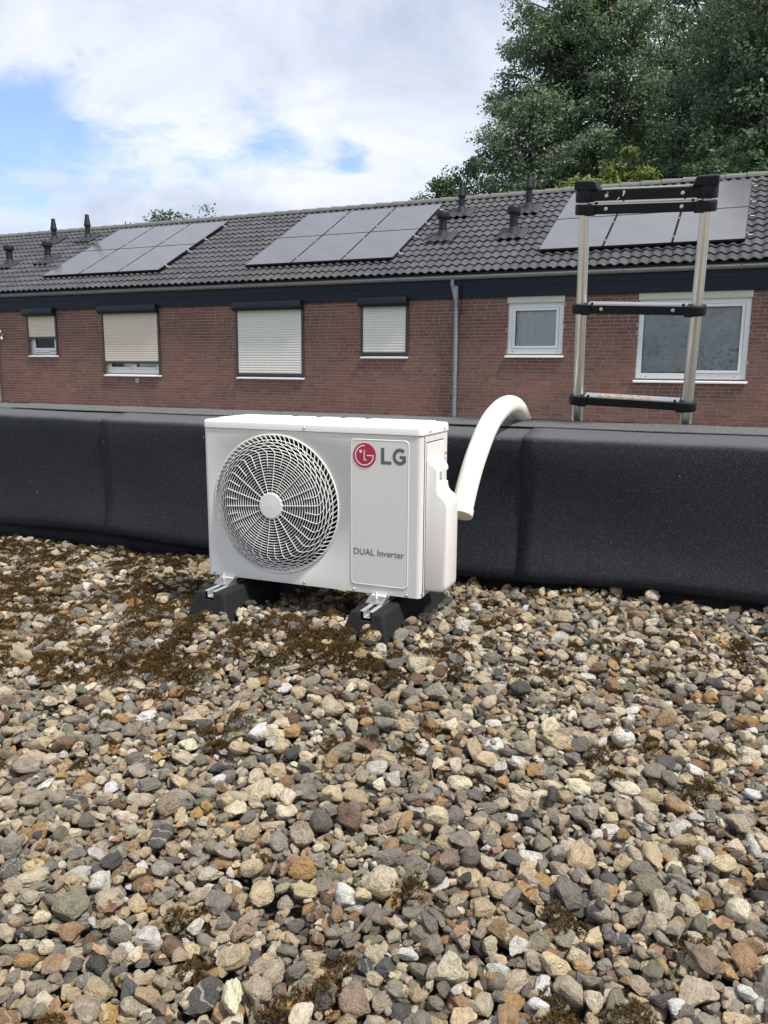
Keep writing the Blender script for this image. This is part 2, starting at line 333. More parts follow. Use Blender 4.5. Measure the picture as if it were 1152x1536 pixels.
M_mortar = plain('mortar', (.41, .32, .285), .9, var=.15, scale=9, bump=.5, bscale=80)
def tile_mat(name, island):
    mt, nt, b = new_mat(name)
    g = N(nt, 'ShaderNodeNewGeometry'); oi = N(nt, 'ShaderNodeObjectInfo')
    r = ramp_node(nt, g.outputs['Random Per Island'] if island else oi.outputs['Random'], [(0, (.040, .040, .044)), (.5, (.053, .053, .057)), (1, (.067, .066, .070))])
    n = N(nt, 'ShaderNodeTexNoise', _Scale=2.5, _Detail=8.0, _Roughness=.7); L(nt, g.outputs['Position'], n.inputs['Vector'])
    r2 = ramp_node(nt, n.outputs['Fac'], [(.3, (.8, .8, .82)), (.7, (1.2, 1.18, 1.15))])
    mx = N(nt, 'ShaderNodeMix', data_type='RGBA', blend_type='MULTIPLY', clamp_result=False); mx.inputs[0].default_value = 1; L(nt, r.outputs[0], mx.inputs[6]); L(nt, r2.outputs[0], mx.inputs[7])
    L(nt, mx.outputs[2], b.inputs['Base Color']); b.inputs['Roughness'].default_value = .52; b.inputs['Specular IOR Level'].default_value = .5
    return mt
M_tile = tile_mat('roof_tile', False); M_tileI = tile_mat('roof_tile_mass', True)
M_underlay = plain('roof_underlay', (.02, .02, .022), .9)
M_ridge = plain('ridge_tile', (.115, .115, .108), .7, var=.2, scale=5, bump=.3, bscale=40)
def panel_mat():
    mt, nt, b = new_mat('solar_glass')
    tc = N(nt, 'ShaderNodeTexCoord')
    br = N(nt, 'ShaderNodeTexBrick', offset=0.0, _Scale=1.0); br.inputs['Color1'].default_value = (.012, .013, .02, 1); br.inputs['Color2'].default_value = (.015, .016, .023, 1); br.inputs['Mortar'].default_value = (.03, .03, .035, 1)
    br.inputs['Mortar Size'].default_value = .0016; br.inputs['Brick Width'].default_value = .19; br.inputs['Row Height'].default_value = .0975; L(nt, tc.outputs['Object'], br.inputs['Vector'])
    n = N(nt, 'ShaderNodeTexNoise', _Scale=2.0, _Detail=6.0); L(nt, tc.outputs['Object'], n.inputs['Vector'])
    mx = N(nt, 'ShaderNodeMix', data_type='RGBA'); mr = N(nt, 'ShaderNodeMapRange'); L(nt, n.outputs['Fac'], mr.inputs['Value']); mr.inputs['To Min'].default_value = .12; mr.inputs['To Max'].default_value = .36; L(nt, mr.outputs[0], mx.inputs[0]); L(nt, br.outputs['Color'], mx.inputs[6]); mx.inputs[7].default_value = (.34, .33, .33, 1)
    L(nt, mx.outputs[2], b.inputs['Base Color'])
    b.inputs['Roughness'].default_value = .16; b.inputs['IOR'].default_value = 2.4; b.inputs['Specular IOR Level'].default_value = .5
    b.inputs['Specular Tint'].default_value = (1, .98, .97, 1)
    return mt
M_panel = panel_mat()
def glass_mat():
    mt, nt, b = new_mat('window_glass'); nt.nodes.remove(b)
    out = [n for n in nt.nodes if n.type == 'OUTPUT_MATERIAL'][0]
    fr = N(nt, 'ShaderNodeFresnel', _IOR=1.5); tr = N(nt, 'ShaderNodeBsdfTransparent'); tr.inputs[0].default_value = (.96, .98, .98, 1)
    gl = N(nt, 'ShaderNodeBsdfGlossy', _Roughness=.02); mx = N(nt, 'ShaderNodeMixShader')
    L(nt, fr.outputs[0], mx.inputs[0]); L(nt, tr.outputs[0], mx.inputs[1]); L(nt, gl.outputs[0], mx.inputs[2]); L(nt, mx.outputs[0], out.inputs[0])
    return mt
M_glass = glass_mat()
M_curtain = plain('curtain_cloth', (.82, .84, .86), .9, var=.06, scale=20)
M_film = plain('wrinkled_film', (.36, .40, .415), .35, var=.22, scale=4, bump=.4, bscale=14)
def leaf_mat(name, a, b_, c):
    mt, nt, b = new_mat(name)
    out = [n for n in nt.nodes if n.type == 'OUTPUT_MATERIAL'][0]
    g = N(nt, 'ShaderNodeNewGeometry')
    r = ramp_node(nt, g.outputs['Random Per Island'], [(0, a), (.5, b_), (1, c)])
    n = N(nt, 'ShaderNodeTexNoise', _Scale=.5, _Detail=3.0); L(nt, g.outputs['Position'], n.inputs['Vector'])
    r2 = ramp_node(nt, n.outputs['Fac'], [(.3, (.8, .82, .85)), (.7, (1.2, 1.18, 1.05))])
    mx = N(nt, 'ShaderNodeMix', data_type='RGBA', blend_type='MULTIPLY', clamp_result=False); mx.inputs[0].default_value = 1; L(nt, r.outputs[0], mx.inputs[6]); L(nt, r2.outputs[0], mx.inputs[7])
    L(nt, mx.outputs[2], b.inputs['Base Color']); b.inputs['Roughness'].default_value = .5; b.inputs['Specular IOR Level'].default_value = .35
    tl = N(nt, 'ShaderNodeBsdfTranslucent'); L(nt, mx.outputs[2], tl.inputs[0])
    ms = N(nt, 'ShaderNodeMixShader'); ms.inputs[0].default_value = .36; L(nt, b.outputs[0], ms.inputs[1]); L(nt, tl.outputs[0], ms.inputs[2]); L(nt, ms.outputs[0], out.inputs[0])
    return mt
M_leafD = leaf_mat('leaf_dark', (.105, .165, .105), (.145, .215, .135), (.20, .275, .165))
M_leafM = leaf_mat('leaf_mid', (.060, .110, .058), (.085, .145, .070), (.12, .185, .085))
M_leafL = leaf_mat('leaf_light', (.12, .18, .04), (.17, .24, .05), (.24, .30, .075))
M_moss = leaf_mat('moss', (.045, .027, .010), (.105, .062, .019), (.18, .115, .036))
def dry_mat():
    mt, nt, b = new_mat('dry_leaf')
    oi = N(nt, 'ShaderNodeObjectInfo'); tc = N(nt, 'ShaderNodeTexCoord')
    r = ramp_node(nt, oi.outputs['Random'], [(0, (.11, .065, .036)), (.4, (.20, .122, .068)), (.7, (.29, .20, .12)), (1, (.15, .078, .045))])
    n = N(nt, 'ShaderNodeTexNoise', _Scale=60.0, _Detail=5.0); L(nt, tc.outputs['Object'], n.inputs['Vector'])
    r2 = ramp_node(nt, n.outputs['Fac'], [(.3, (.65, .62, .6)), (.7, (1.25, 1.2, 1.15))])
    mx = N(nt, 'ShaderNodeMix', data_type='RGBA', blend_type='MULTIPLY', clamp_result=False); mx.inputs[0].default_value = 1; L(nt, r.outputs[0], mx.inputs[6]); L(nt, r2.outputs[0], mx.inputs[7])
    L(nt, mx.outputs[2], b.inputs['Base Color']); b.inputs['Roughness'].default_value = .6
    return mt
M_dry = dry_mat()
M_ground = plain('yard_ground', (.10, .11, .07), .95, var=.4, scale=.6, bump=.5, bscale=8)

# ================================================================== SETTING
GZ = -2.85                                    # yard level (the gravel roof is z = 0)
tag(MB().add([(-900, -900, GZ), (900, -900, GZ), (900, 900, GZ), (-900, 900, GZ)], [(0, 1, 2, 3)]).build('ground', M_ground), kind='structure')
PY0, PY1 = 2.70, 2.95                         # parapet: foot of the upstand, back edge of the top
PX0, PX1 = -9.0, 5.0
deck = tag(MB().box(PX0, PX1, -4.0, 2.74, -.25, -.062).build('roof_deck', M_soil), kind='structure')
tag(MB().box(PX0, PX1, -4.0, 2.93, GZ-.2, -.255).build('garage_walls', M_render), kind='structure')

# gravel height field (stones dropped one after another into the lowest of a few spots)
HX0, HX1, HY0, HY1, HS = -4.6, 2.0, 0.0, 2.76, 0.004
nx, ny = int((HX1-HX0)/HS), int((HY1-HY0)/HS)
gx = HX0 + (np.arange(nx)+.5)*HS; gy = HY0 + (np.arange(ny)+.5)*HS
def gbase(x, y):
    left = np.clip((-1.4 - x)/1.8, 0, 1)
    near = np.clip((y-1.9)/.8, 0, 1)
    return -.040 - .035*left*near + .050*np.clip((x+1.5)/1.5, 0, 1.15)*near + .048*np.exp(-((x+1.12)/.6)**4-((y-1.90)/.26)**2) + .006*np.sin(x*5+1)*np.sin(y*4.2) + .004*np.sin(x*11+y*7)
Hf = gbase(gx[None, :], gy[:, None]).astype(np.float64)
Hb = Hf.copy()
UR = R(1.863); UO = Vector((-1.5223, 2.0370, CZ-.6606))
UEX = Vector((math.cos(UR), math.sin(UR), 0)); UEY = Vector((-math.sin(UR), math.cos(UR), 0))
BLOCKS = (.086, .602)
def in_block(x, y, pad=0.0):
    dx_, dy_ = x-UO.x, y-UO.y; lx = dx_*UEX.x + dy_*UEX.y; ly = dx_*UEY.x + dy_*UEY.y
    return any(abs(lx-b) < .078+pad and -.146-pad < ly < .386+pad for b in BLOCKS)
PAL = [((.35, .315, .255), 19), ((.24, .222, .192), 12), ((.12, .118, .11), 6), ((.48, .405, .295), 20), ((.63, .505, .325), 21), ((.76, .655, .48), 18), ((.82, .785, .70), 7), ((.50, .32, .14), 5), ((.40, .26, .145), 6), ((.21, .135, .09), 3), ((.27, .255, .185), 9), ((.36, .27, .20), 3)]
pal = np.array([p[0] for p in PAL]); pw_ = np.array([p[1] for p in PAL], float); pw_ /= pw_.sum()
NV = 22
def in_view(x, y, pad):
    X, Y, W = proj((x, y, 0))
    return W > .2 and -pad < X < 1152+pad and Y < 1536+pad*1.3
stones = []
def drop(n, smin, smean, smax, tries, sink, outer=False):
    for _ in range(n):
        for _t in range(200):
            x = rng.uniform(HX0+.05, HX1-.05); y = rng.uniform(HY0+.05, PY0-.012)
            if outer:
                if not in_view(x, y, 110): break
            elif in_view(x, y, 150 if y < 1.6 else 120): break
        s = float(np.clip(rng.lognormal(math.log(smean), .33), smin, smax))
        a = s*.5; b = a*rng.uniform(.48, .95); c = min(b, a*rng.uniform(.34, .72))
        yaw = rng.uniform(0, PI)
        best = None
        for _k in range(tries):
            xx = x + rng.uniform(-.045, .045); yy = y + rng.uniform(-.045, .045)
            if yy > PY0-a*.6 or in_block(xx, yy, b*.15): continue
            i0 = int((xx-HX0-a)/HS); i1 = int((xx-HX0+a)/HS)+1; j0 = int((yy-HY0-a)/HS); j1 = int((yy-HY0+a)/HS)+1
            if i0 < 0 or j0 < 0 or i1 > nx or j1 > ny: continue
            X = gx[i0:i1][None, :]-xx; Y = gy[j0:j1][:, None]-yy
            u = (X*math.cos(yaw)+Y*math.sin(yaw))/a; v = (-X*math.sin(yaw)+Y*math.cos(yaw))/b
            q = 1-u*u-v*v; ms = q > .04
            if ms.sum() < 4: continue
            h = Hf[j0:j1, i0:i1]
            # tilt to the slope under the stone
            hm = h[ms]; XM = (X+0*Y)[ms]; YM = (Y+0*X)[ms]
            hc = hm-hm.mean(); xx2, yy2, xy = (XM*XM).sum(), (YM*YM).sum(), (XM*YM).sum(); det = xx2*yy2-xy*xy+1e-12
            bx1, by1 = (XM*hc).sum(), (YM*hc).sum()
            sx = min(.64, max(-.64, .85*(bx1*yy2-by1*xy)/det)); sy = min(.64, max(-.64, .85*(by1*xx2-bx1*xy)/det))
            bot = sx*XM + sy*YM - c*np.sqrt(q[ms])
            z = np.quantile(hm-bot, sink)
            if best is None or z < best[0]: best = (z, xx, yy, sx, sy, i0, i1, j0, j1, ms, sx*XM + sy*YM + c*np.sqrt(q[ms]))
        if best is None: continue
        z, xx, yy, sx, sy, i0, i1, j0, j1, ms, top = best
        sub = Hf[j0:j1, i0:i1]; sub[ms] = np.maximum(sub[ms], z+top)
        nrm = Vector((-sx + rng.normal(0, .10), -sy + rng.normal(0, .10), 1)).normalized()
        q_ = Vector((0, 0, 1)).rotation_difference(nrm) @ Euler((0, 0, yaw)).to_quaternion()
        col = pal[rng.choice(len(pal), p=pw_)] * rng.uniform(.72, 1.22) * (1+rng.normal(0, .015, 3))
        stones.append((xx, yy, z, q_, a, b, c, int(rng.integers(NV)), np.clip(col, .02, .85)))
drop(7500, .010, .020, .036, 2, .75)
drop(9500, .011, .0245, .046, 3, .80)
drop(4600, .013, .0285, .062, 4, .84)
drop(5200, .007, .0125, .02, 3, .75)
drop(6500, .014, .026, .045, 1, .75, True)      # beyond the frame, a step to either side
drop(5500, .015, .029, .055, 2, .82, True)
# pebble shapes: rounded, flattened, chipped (unit half-axes; scaled per stone)
peb = []
for k in range(NV):
    bm = bmesh.new(); bmesh.ops.create_icosphere(bm, subdivisions=4 if k < 22 else 3, radius=1)
    pr = np.random.default_rng(100+k); P = np.array([v.co[:] for v in bm.verts])
    e = pr.uniform(2.0, 3.1)                       # boxier for larger exponents
    P = P/ (np.sum(np.abs(P)**e, 1)**(1/e))[:, None]
    for _ in range(int(pr.integers(3, 10))):        # flat facets where the stone broke
        d = pr.normal(size=3); d /= np.linalg.norm(d); lim = pr.uniform(.60, .93); s_ = P@d; over = np.clip(s_-lim, 0, None); P = P - (over*.82)[:, None]*d
    amp = pr.uniform(.03, .09)
    for f_ in (1.6, 3.0, 5.5, 9.0):
        K = pr.normal(size=(3, 3))*f_; ph = pr.uniform(0, 6, 3)
        P = P*(1 + (amp/f_*1.7*np.sin(P@K+ph).sum(1)))[:, None]
    P[:, 0] *= 1 + .22*pr.normal()*P[:, 1].clip(-1, 1)*.5; P[:, 1] *= 1 + pr.uniform(-.25, .25)*P[:, 0]
    P -= (P.max(0)+P.min(0))/2; P /= np.abs(P).max(0)
    for v, q in zip(bm.verts, P): v.co = q
    for f in bm.faces: f.smooth = True
    me = bpy.data.meshes.new('pebble'); bm.to_mesh(me); bm.free(); me.materials.append(M_stone); peb.append(me)
# the stones seen largest are objects, the rest one instanced bed
size = []
for i, s in enumerate(stones):
    X, Y, W = proj(s[:3])
    exposed = s[2]+s[6] > Hf[min(ny-1, int((s[1]-HY0)/HS)), min(nx-1, int((s[0]-HX0)/HS))] - .006
    vis = 0 < X < 1152 and Y < 1540 and exposed
    size.append((s[4]/W if vis else 0))
order = np.argsort(-np.array(size)); single = set(order[:300].tolist())
bed = tag(MB().box(PX0, PX1, -3.9, HY0-.3, -.06, -.012).build('gravel_bed', M_gravelfar), kind='structure')
# sheets of gravel beyond the built stones
MB().box(PX0, HX0+.2, HY0-.3, 2.69, -.06, -.03).build('gravel_sheet', M_gravelfar, bed)
MB().box(HX1-.15, PX1, HY0-.3, 2.69, -.06, -.012).build('gravel_sheet', M_gravelfar, bed)
for i in single:
    x, y, z, q, a, b, c, k, col = stones[i]
    o = inst('pebble', peb[k], bed, (x, y, z)); o.rotation_mode = 'QUATERNION'; o.rotation_quaternion = q; o.scale = (a, b, c)
    o['pcol'] = [float(t) for t in col]
rest = [s for i, s in enumerate(stones) if i not in single]
me = bpy.data.meshes.new('gravel'); me.from_pydata([s[:3] for s in rest], [], [])
def addattr(nm, typ, data):
    at = me.attributes.new(nm, typ, 'POINT'); key = 'value' if typ in ('INT', 'FLOAT', 'QUATERNION') else ('vector' if typ == 'FLOAT_VECTOR' else 'color')
    at.data.foreach_set(key, np.ascontiguousarray(data).ravel())
addattr('prot', 'QUATERNION', np.array([[*s[3]] for s in rest], np.float32))
addattr('pscale', 'FLOAT_VECTOR', np.array([s[4:7] for s in rest], np.float32))
addattr('pidx', 'INT', np.array([s[7] for s in rest], np.int32))
addattr('pcol', 'FLOAT_COLOR', np.array([[*s[8], 1] for s in rest], np.float32))
gv = bpy.data.objects.new('gravel', me); COL.objects.link(gv); gv.parent = bed; gv['kind'] = 'stuff'
pc = bpy.data.collections.new('pebble_shapes')
for k, pm in enumerate(peb): pc.objects.link(bpy.data.objects.new('pebble_shape_%02d' % k, pm))
ng = bpy.data.node_groups.new('gravel', 'GeometryNodeTree'); ng.interface.new_socket('Geometry', in_out='INPUT', socket_type='NodeSocketGeometry'); ng.interface.new_socket('Geometry', in_out='OUTPUT', socket_type='NodeSocketGeometry')
gi = N(ng, 'NodeGroupInput'); go = N(ng, 'NodeGroupOutput'); ip = N(ng, 'GeometryNodeInstanceOnPoints'); ci = N(ng, 'GeometryNodeCollectionInfo'); ci.inputs['Collection'].default_value = pc; ci.inputs['Separate Children'].default_value = True; ci.inputs['Reset Children'].default_value = True
def na(nm, dt): a_ = N(ng, 'GeometryNodeInputNamedAttribute', data_type=dt); a_.inputs['Name'].default_value = nm; return a_.outputs['Attribute']
mp = N(ng, 'GeometryNodeMeshToPoints'); L(ng, gi.outputs[0], mp.inputs['Mesh']); L(ng, mp.outputs[0], ip.inputs['Points']); L(ng, ci.outputs[0], ip.inputs['Instance']); ip.inputs['Pick Instance'].default_value = True
L(ng, na('pidx', 'INT'), ip.inputs['Instance Index']); L(ng, na('prot', 'QUATERNION'), ip.inputs['Rotation']); L(ng, na('pscale', 'FLOAT_VECTOR'), ip.inputs['Scale']); L(ng, ip.outputs[0], go.inputs[0])
md = gv.modifiers.new('gravel', 'NODES'); md.node_group = ng
def hat(x, y):
    j = int((y-HY0)/HS); i = int((x-HX0)/HS); return float(Hf[np.clip(j, 0, ny-1), np.clip(i, 0, nx-1)])

# moss tufts between the stones
def moss():
    Vs, Fs = [], []; nb = 0
    spots = []
    r_ = np.random.default_rng(5)
    while len(spots) < 640:
        x = r_.uniform(-3.6, .6); y = r_.uniform(.5, 2.68)
        if not in_view(x, y, 60) or in_block(x, y, .01): continue
        X, Y, W = proj((x, y, 0))
        d = .13
        if X < 560 and 800 < Y < 1010: d = .95
        elif X < 700 and Y < 1120: d = .5
        elif Y < 1000: d = .22
        n_ = math.sin(x*7.1+2)*math.sin(y*9.3+x*3)+.4*math.sin(x*23)*math.sin(y*19)
        if r_.uniform() > d*(.55+.6*n_): continue
        spots.append((x, y, r_.uniform(.012, .034)*(1.5 if d > .9 else 1)))
    for x, y, r in spots:
        el = r_.uniform(.6, 1.6); th = r_.uniform(0, PI); n = int(1300*(r/.03)**1.6)
        ang = r_.uniform(0, 2*PI, n); rad = np.sqrt(r_.uniform(0, 1, n))
        lob = 1 + .3*np.sin(ang*3+th*5) + .18*np.sin(ang*7+th)
        lx = r*rad*lob*np.cos(ang)*el**.5; ly = r*rad*lob*np.sin(ang)/el**.5
        wx = x+lx*math.cos(th)-ly*math.sin(th); wy = y+lx*math.sin(th)+ly*math.cos(th)
        hj = np.clip(((wy-HY0)/HS).astype(int), 0, ny-1); hi = np.clip(((wx-HX0)/HS).astype(int), 0, nx-1)
        h0 = hat(x, y)
        base = np.minimum(Hf[hj, hi], h0+.008) + .010*np.sqrt(np.clip(1-rad**2, 0, 1)) - .003
        base += .003*np.sin(lx*600)*np.sin(ly*500)
        hgt = r_.uniform(.003, .0075, n); wd = r_.uniform(.0007, .0015, n)
        out = np.stack([wx-x, wy-y, np.full(n, .03)], 1) + r_.normal(0, .018, (n, 3)); out /= np.linalg.norm(out, axis=1)[:, None]; out[:, 2] = np.abs(out[:, 2])
        sd = np.cross(out, r_.normal(size=(n, 3))); sd /= np.linalg.norm(sd, axis=1)[:, None]
        B = np.stack([wx, wy, base], 1)
        V = np.stack([B-sd*wd[:, None], B+sd*wd[:, None], B+out*hgt[:, None]], 1).reshape(-1, 3)
        Vs.append(V); Fs.append(np.arange(3*n).reshape(-1, 3)+nb); nb += 3*n
    me = npmesh('moss', np.concatenate(Vs), np.concatenate(Fs), M_moss)
    o = link('moss', me, None); tag(o, 'brown green moss growing in tufts between the pebbles', 'moss', kind='stuff')
moss()

# dry leaves lying on the gravel
def leaf_mesh(seed):
    r_ = random.Random(seed); n = 15; Vs = []; Fs = []
    Lg = .055; curl = r_.uniform(4, 18); roll = r_.uniform(12, 42)
    for i in range(n):
        t = i/(n-1); x = (t-.5)*Lg
        wdt = .0165*math.sin(PI*min(1, t*.92+.06))**.8*(1+.20*math.sin(t*PI*6.5+seed)+.08*math.sin(t*23+seed*2)) + .0012
        for j in (-1, -.5, 0, .5, 1):
            y = wdt*j*(1+.1*r_.uniform(-1, 1))
            z = curl*(x*x) + roll*(y*y)*(1 if seed % 2 else .5) + .0016*math.sin(x*260+j*2+seed) + .002*abs(j)*math.sin(t*14+j)
            Vs.append((x, y, z))
    for i in range(n-1):
        for j in range(4): a = i*5+j; Fs.append((a, a+1, a+6, a+5))
    mb = MB().add(Vs, Fs); mb.tube([(-Lg*.5-.014, .001, .004+curl*Lg*Lg/4), (-Lg*.5, 0, curl*Lg*Lg/4)], .0007, 4)
    me = mb.mesh('dry_leaf'); me.materials.append(M_dry)
    me.polygons.foreach_set('use_smooth', [True]*len(me.polygons)); return me
LM = [leaf_mesh(s) for s in range(6)]
lr = random.Random(11)
def leaf_at(x, y, s):
    z = hat(x, y); e = .016
    sx = (hat(x+e, y)-hat(x-e, y))/(2*e); sy = (hat(x, y+e)-hat(x, y-e))/(2*e)
    hm = max(hat(x+dx_*.014*s, y+dy_*.014*s) for dx_ in (-1, 0, 1) for dy_ in (-1, 0, 1))
    nrm = Vector((-max(-.8, min(.8, sx)), -max(-.8, min(.8, sy)), 1)).normalized()
    q = Vector((0, 0, 1)).rotation_difference(nrm) @ Euler((lr.uniform(-.35, .35), lr.uniform(-.35, .35), lr.uniform(0, 6.3))).to_quaternion()
    o = inst('dry_leaf', lr.choice(LM), None, (x, y, z*.4+hm*.6+.002)); o.rotation_mode = 'QUATERNION'; o.rotation_quaternion = q; o.scale = (s, s*lr.uniform(.7, 1.1), s)
    return tag(o, 'small curled brown dry leaf lying loose among the pebbles', 'leaf', 'dry leaves on the gravel')
def ground_pt(px, py):
    d = FW*1200 + RT*(px-576) - UP*(py-768); t = -CZ/d.z; return d.x*t, d.y*t
LPX = [(268, 1235, .9), (350, 1385, 1.0), (640, 1225, .7), (722, 1228, .9), (745, 1260, 1), (262, 1475, 1.25), (80, 1500, 1.0), (300, 1290, .8), (690, 1400, 1), (842, 1360, .8), (930, 1410, .9), (1010, 1380, 1.1), (1080, 1375, 1.1), (1130, 1330, .9), (1040, 1245, 1), (1010, 1220, .9), (905, 1520, 1.2), (860, 1360, .8), (330, 1255, .8), (545, 1100, .7), (1030, 925, 1), (880, 920, 1), (970, 905, 1), (760, 885, 1), (700, 890, .9), (1100, 935, .9), (600, 960, .7), (820, 905, .8), (150, 1420, .9), (120, 1380, .8), (500, 1320, .8), (570, 1430, .9), (430, 1300, .8), (700, 1150, .6), (780, 1170, .7), (640, 1060, .6), (180, 1240, .8), (40, 1180, .7), (850, 1050, .7), (1000, 1060, .7), (1120, 1150, .8), (920, 1150, .7), (230, 1130, .7), (390, 1180, .7), (160, 1350, .9), (980, 1290, .8), (460, 1480, .9), (1120, 1480, 1.1)]
LPX = LPX[::2] + [(lr.uniform(690, 1150), 0, lr.uniform(.45, .9)) for _ in range(34)]
for px, py, s in LPX:
    if py == 0: py = 868+(px-690)*.104+lr.uniform(6, 34)
    x, y = ground_pt(px, py)
    if y < 2.66 and not in_block(x, y, .01): leaf_at(x, y, s*.62)
for px, py, ln, az in ((880, 905, .05, .8), (966, 915, .06, .5), (1145, 1010, .07, 2.6), (525, 1395, .06, 1.2), (650, 1150, .05, 2.2)):
    x, y = ground_pt(px, py); z = hat(x, y)
    dv = Vector((math.cos(az), math.sin(az), .45)).normalized()
    p0 = Vector((x, y, z-.002)); tw = MB().tube([p0-Vector((x, y, z)), dv*ln*.5+Vector((.002, 0, .001)), dv*ln], [.0026, .0022, .0012], 6).build('twig', M_twig, smooth=True)
    tw.location = (x, y, z)
    tag(tw, 'short brown dry twig sticking up out of the pebbles', 'twig', 'dry twigs in the gravel')

# ================================================================== PARAPET
par = tag(empty('parapet', (-1.4, PY0, 0)), 'low black parapet upstand clad in roofing felt behind the air conditioner', 'parapet')
def par_local(o): o.location = (1.4, -PY0, 0); return o
# profile (y, z): from under the gravel, kick-out fold, face, rounded shoulder, top up to the back edge
TOPZ0, TOPZ1 = CZ-.232, CZ-.196
def sheet(x0, x1, lift0, wav):
    nu = max(6, int((x1-x0)/.05)); Vs = []; Fs = []
    prof = [(2.700, -.06), (2.700, .0), (2.696, .022), (2.686, .034), (2.662, .042), (2.646, .052), (2.638, .068), (2.640, .095), (2.652, .14), (2.661, .20), (2.664, .28), (2.661, .36), (2.656, .43), (2.648, .485), (2.645, TOPZ0-.018), (2.648, TOPZ0-.009), (2.656, TOPZ0-.003), (2.672, TOPZ0), (2.74, TOPZ0+.008), (2.80, TOPZ0+.016), (2.868, TOPZ0+.0255)]
    k = len(prof)
    for i in range(nu+1):
        x = x0 + (x1-x0)*i/nu; lift = lift0*(1-i/nu)
        for j, (y, z) in enumerate(prof):
            fl = math.exp(-((z-.06)/.06)**2)
            foldz = z + (.014*math.sin(x*1.9+wav) + .008*math.sin(x*5.3+wav*2))*fl if .01 < z < .2 else z
            if .01 < z < .2: foldz += (-.022*min(1, max(0, (-1.6-x)/1.4)))*fl
            bul = (.006*math.sin(x*2.3+wav*1.7+z*6) + .003*math.sin(x*6.1+wav+z*11))*(1 if .02 < z < .48 else .25)
            nrm_y = -1 if z < TOPZ0-.02 else -.2
            Vs.append((x, y + bul*.8 + lift*nrm_y, foldz + (lift if z > TOPZ0-.012 else 0)))
    for i in range(nu):
        for j in range(k-1): a = i*k+j; Fs.append((a, a+k, a+k+1, a+1))
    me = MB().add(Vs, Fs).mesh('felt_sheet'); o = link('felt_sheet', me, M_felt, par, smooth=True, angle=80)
    s_ = o.modifiers.new('thick', 'SOLIDIFY'); s_.thickness = .004; s_.offset = -1
    return par_local(o)
SEAMS = [PX0, -4.55, -2.512, -.672, 1.2, 3.1, PX1]
for i in range(len(SEAMS)-1):
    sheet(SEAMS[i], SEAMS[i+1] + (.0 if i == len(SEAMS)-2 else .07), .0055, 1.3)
# strip of felt over the roof edge, its front edge a little uneven
for x0, x1, lift in ((PX0, -3.2, 0), (-3.22, .9, .003), (.88, PX1, 0)):
    n_ = int((x1-x0)/.06); Vs = []; Fs = []
    for i in range(n_+1):
        x = x0+(x1-x0)*i/n_; w_ = .006*math.sin(x*3.1)+.004*math.sin(x*9.7+1)
        for (y, z) in ((2.80+w_, TOPZ0+.0195+lift), (2.80+w_, TOPZ0+.0225+lift), (2.87, TOPZ1-.004+lift), (2.925, TOPZ1+.001+lift), (2.945, TOPZ1+.001+lift), (2.952, TOPZ1-.006+lift), (2.952, TOPZ1-.05+lift)): Vs.append((x, y, z))
    for i in range(n_):
        for j in range(6): a = i*7+j; Fs.append((a, a+7, a+8, a+1))
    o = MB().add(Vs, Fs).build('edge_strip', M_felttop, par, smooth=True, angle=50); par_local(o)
par_local(MB().box(PX0+.01, PX1-.01, 2.712, 2.93, -.24, TOPZ0-.03).build('core', M_render, par))
par_local(MB().box(PX0, PX1, 2.951, 2.958, TOPZ1-.09, TOPZ1+.004).build('edge_trim', M_boxdark, par))
# moss and grit along the roof edge (tiny tufts)
def edge_moss():
    r_ = np.random.default_rng(9); n = 5200
    cx = r_.choice(r_.uniform(-3.6, .5, 60), n) + r_.normal(0, .03, n); cy = r_.uniform(2.925, 2.95, n); cz = np.full(n, TOPZ1+.003)
    out = r_.normal(0, .5, (n, 3)); out[:, 2] = 1; out /= np.linalg.norm(out, axis=1)[:, None]; hh = r_.uniform(.002, .007, n); sd = np.cross(out, r_.normal(size=(n, 3))); sd /= np.linalg.norm(sd, axis=1)[:, None]
    B = np.stack([cx, cy, cz], 1); V = np.stack([B-sd*.0015, B+sd*.0015, B+out*hh[:, None]], 1).reshape(-1, 3)
    tag(link('moss', npmesh('moss', V, np.arange(3*n).reshape(-1, 3), M_moss), None), 'thin line of moss along the top edge of the parapet', 'moss', kind='stuff')
edge_moss()

# ================================================================== AIR CONDITIONER (outdoor unit)
W_, D_, H_ = .717, .238, .470
ac = tag(empty('air_conditioner', UO, UR), 'white outdoor air conditioner unit with round fan grille on black rubber feet', 'air conditioner')
FC = (.250, .246); FR = .214                    # fan opening
# casing: plan outline with rounded corners; front pierced by the fan opening
cas = MB()
rc = .012; nC = 6
plan = []
for cx, cy, a0 in ((rc, rc, 180), (W_-rc, rc, 270), (W_-rc, D_-rc, 0), (rc, D_-rc, 90)):
    for i in range(nC+1):
        a = R(a0+90*i/nC); plan.append((cx+rc*math.cos(a), cy+rc*math.sin(a)))
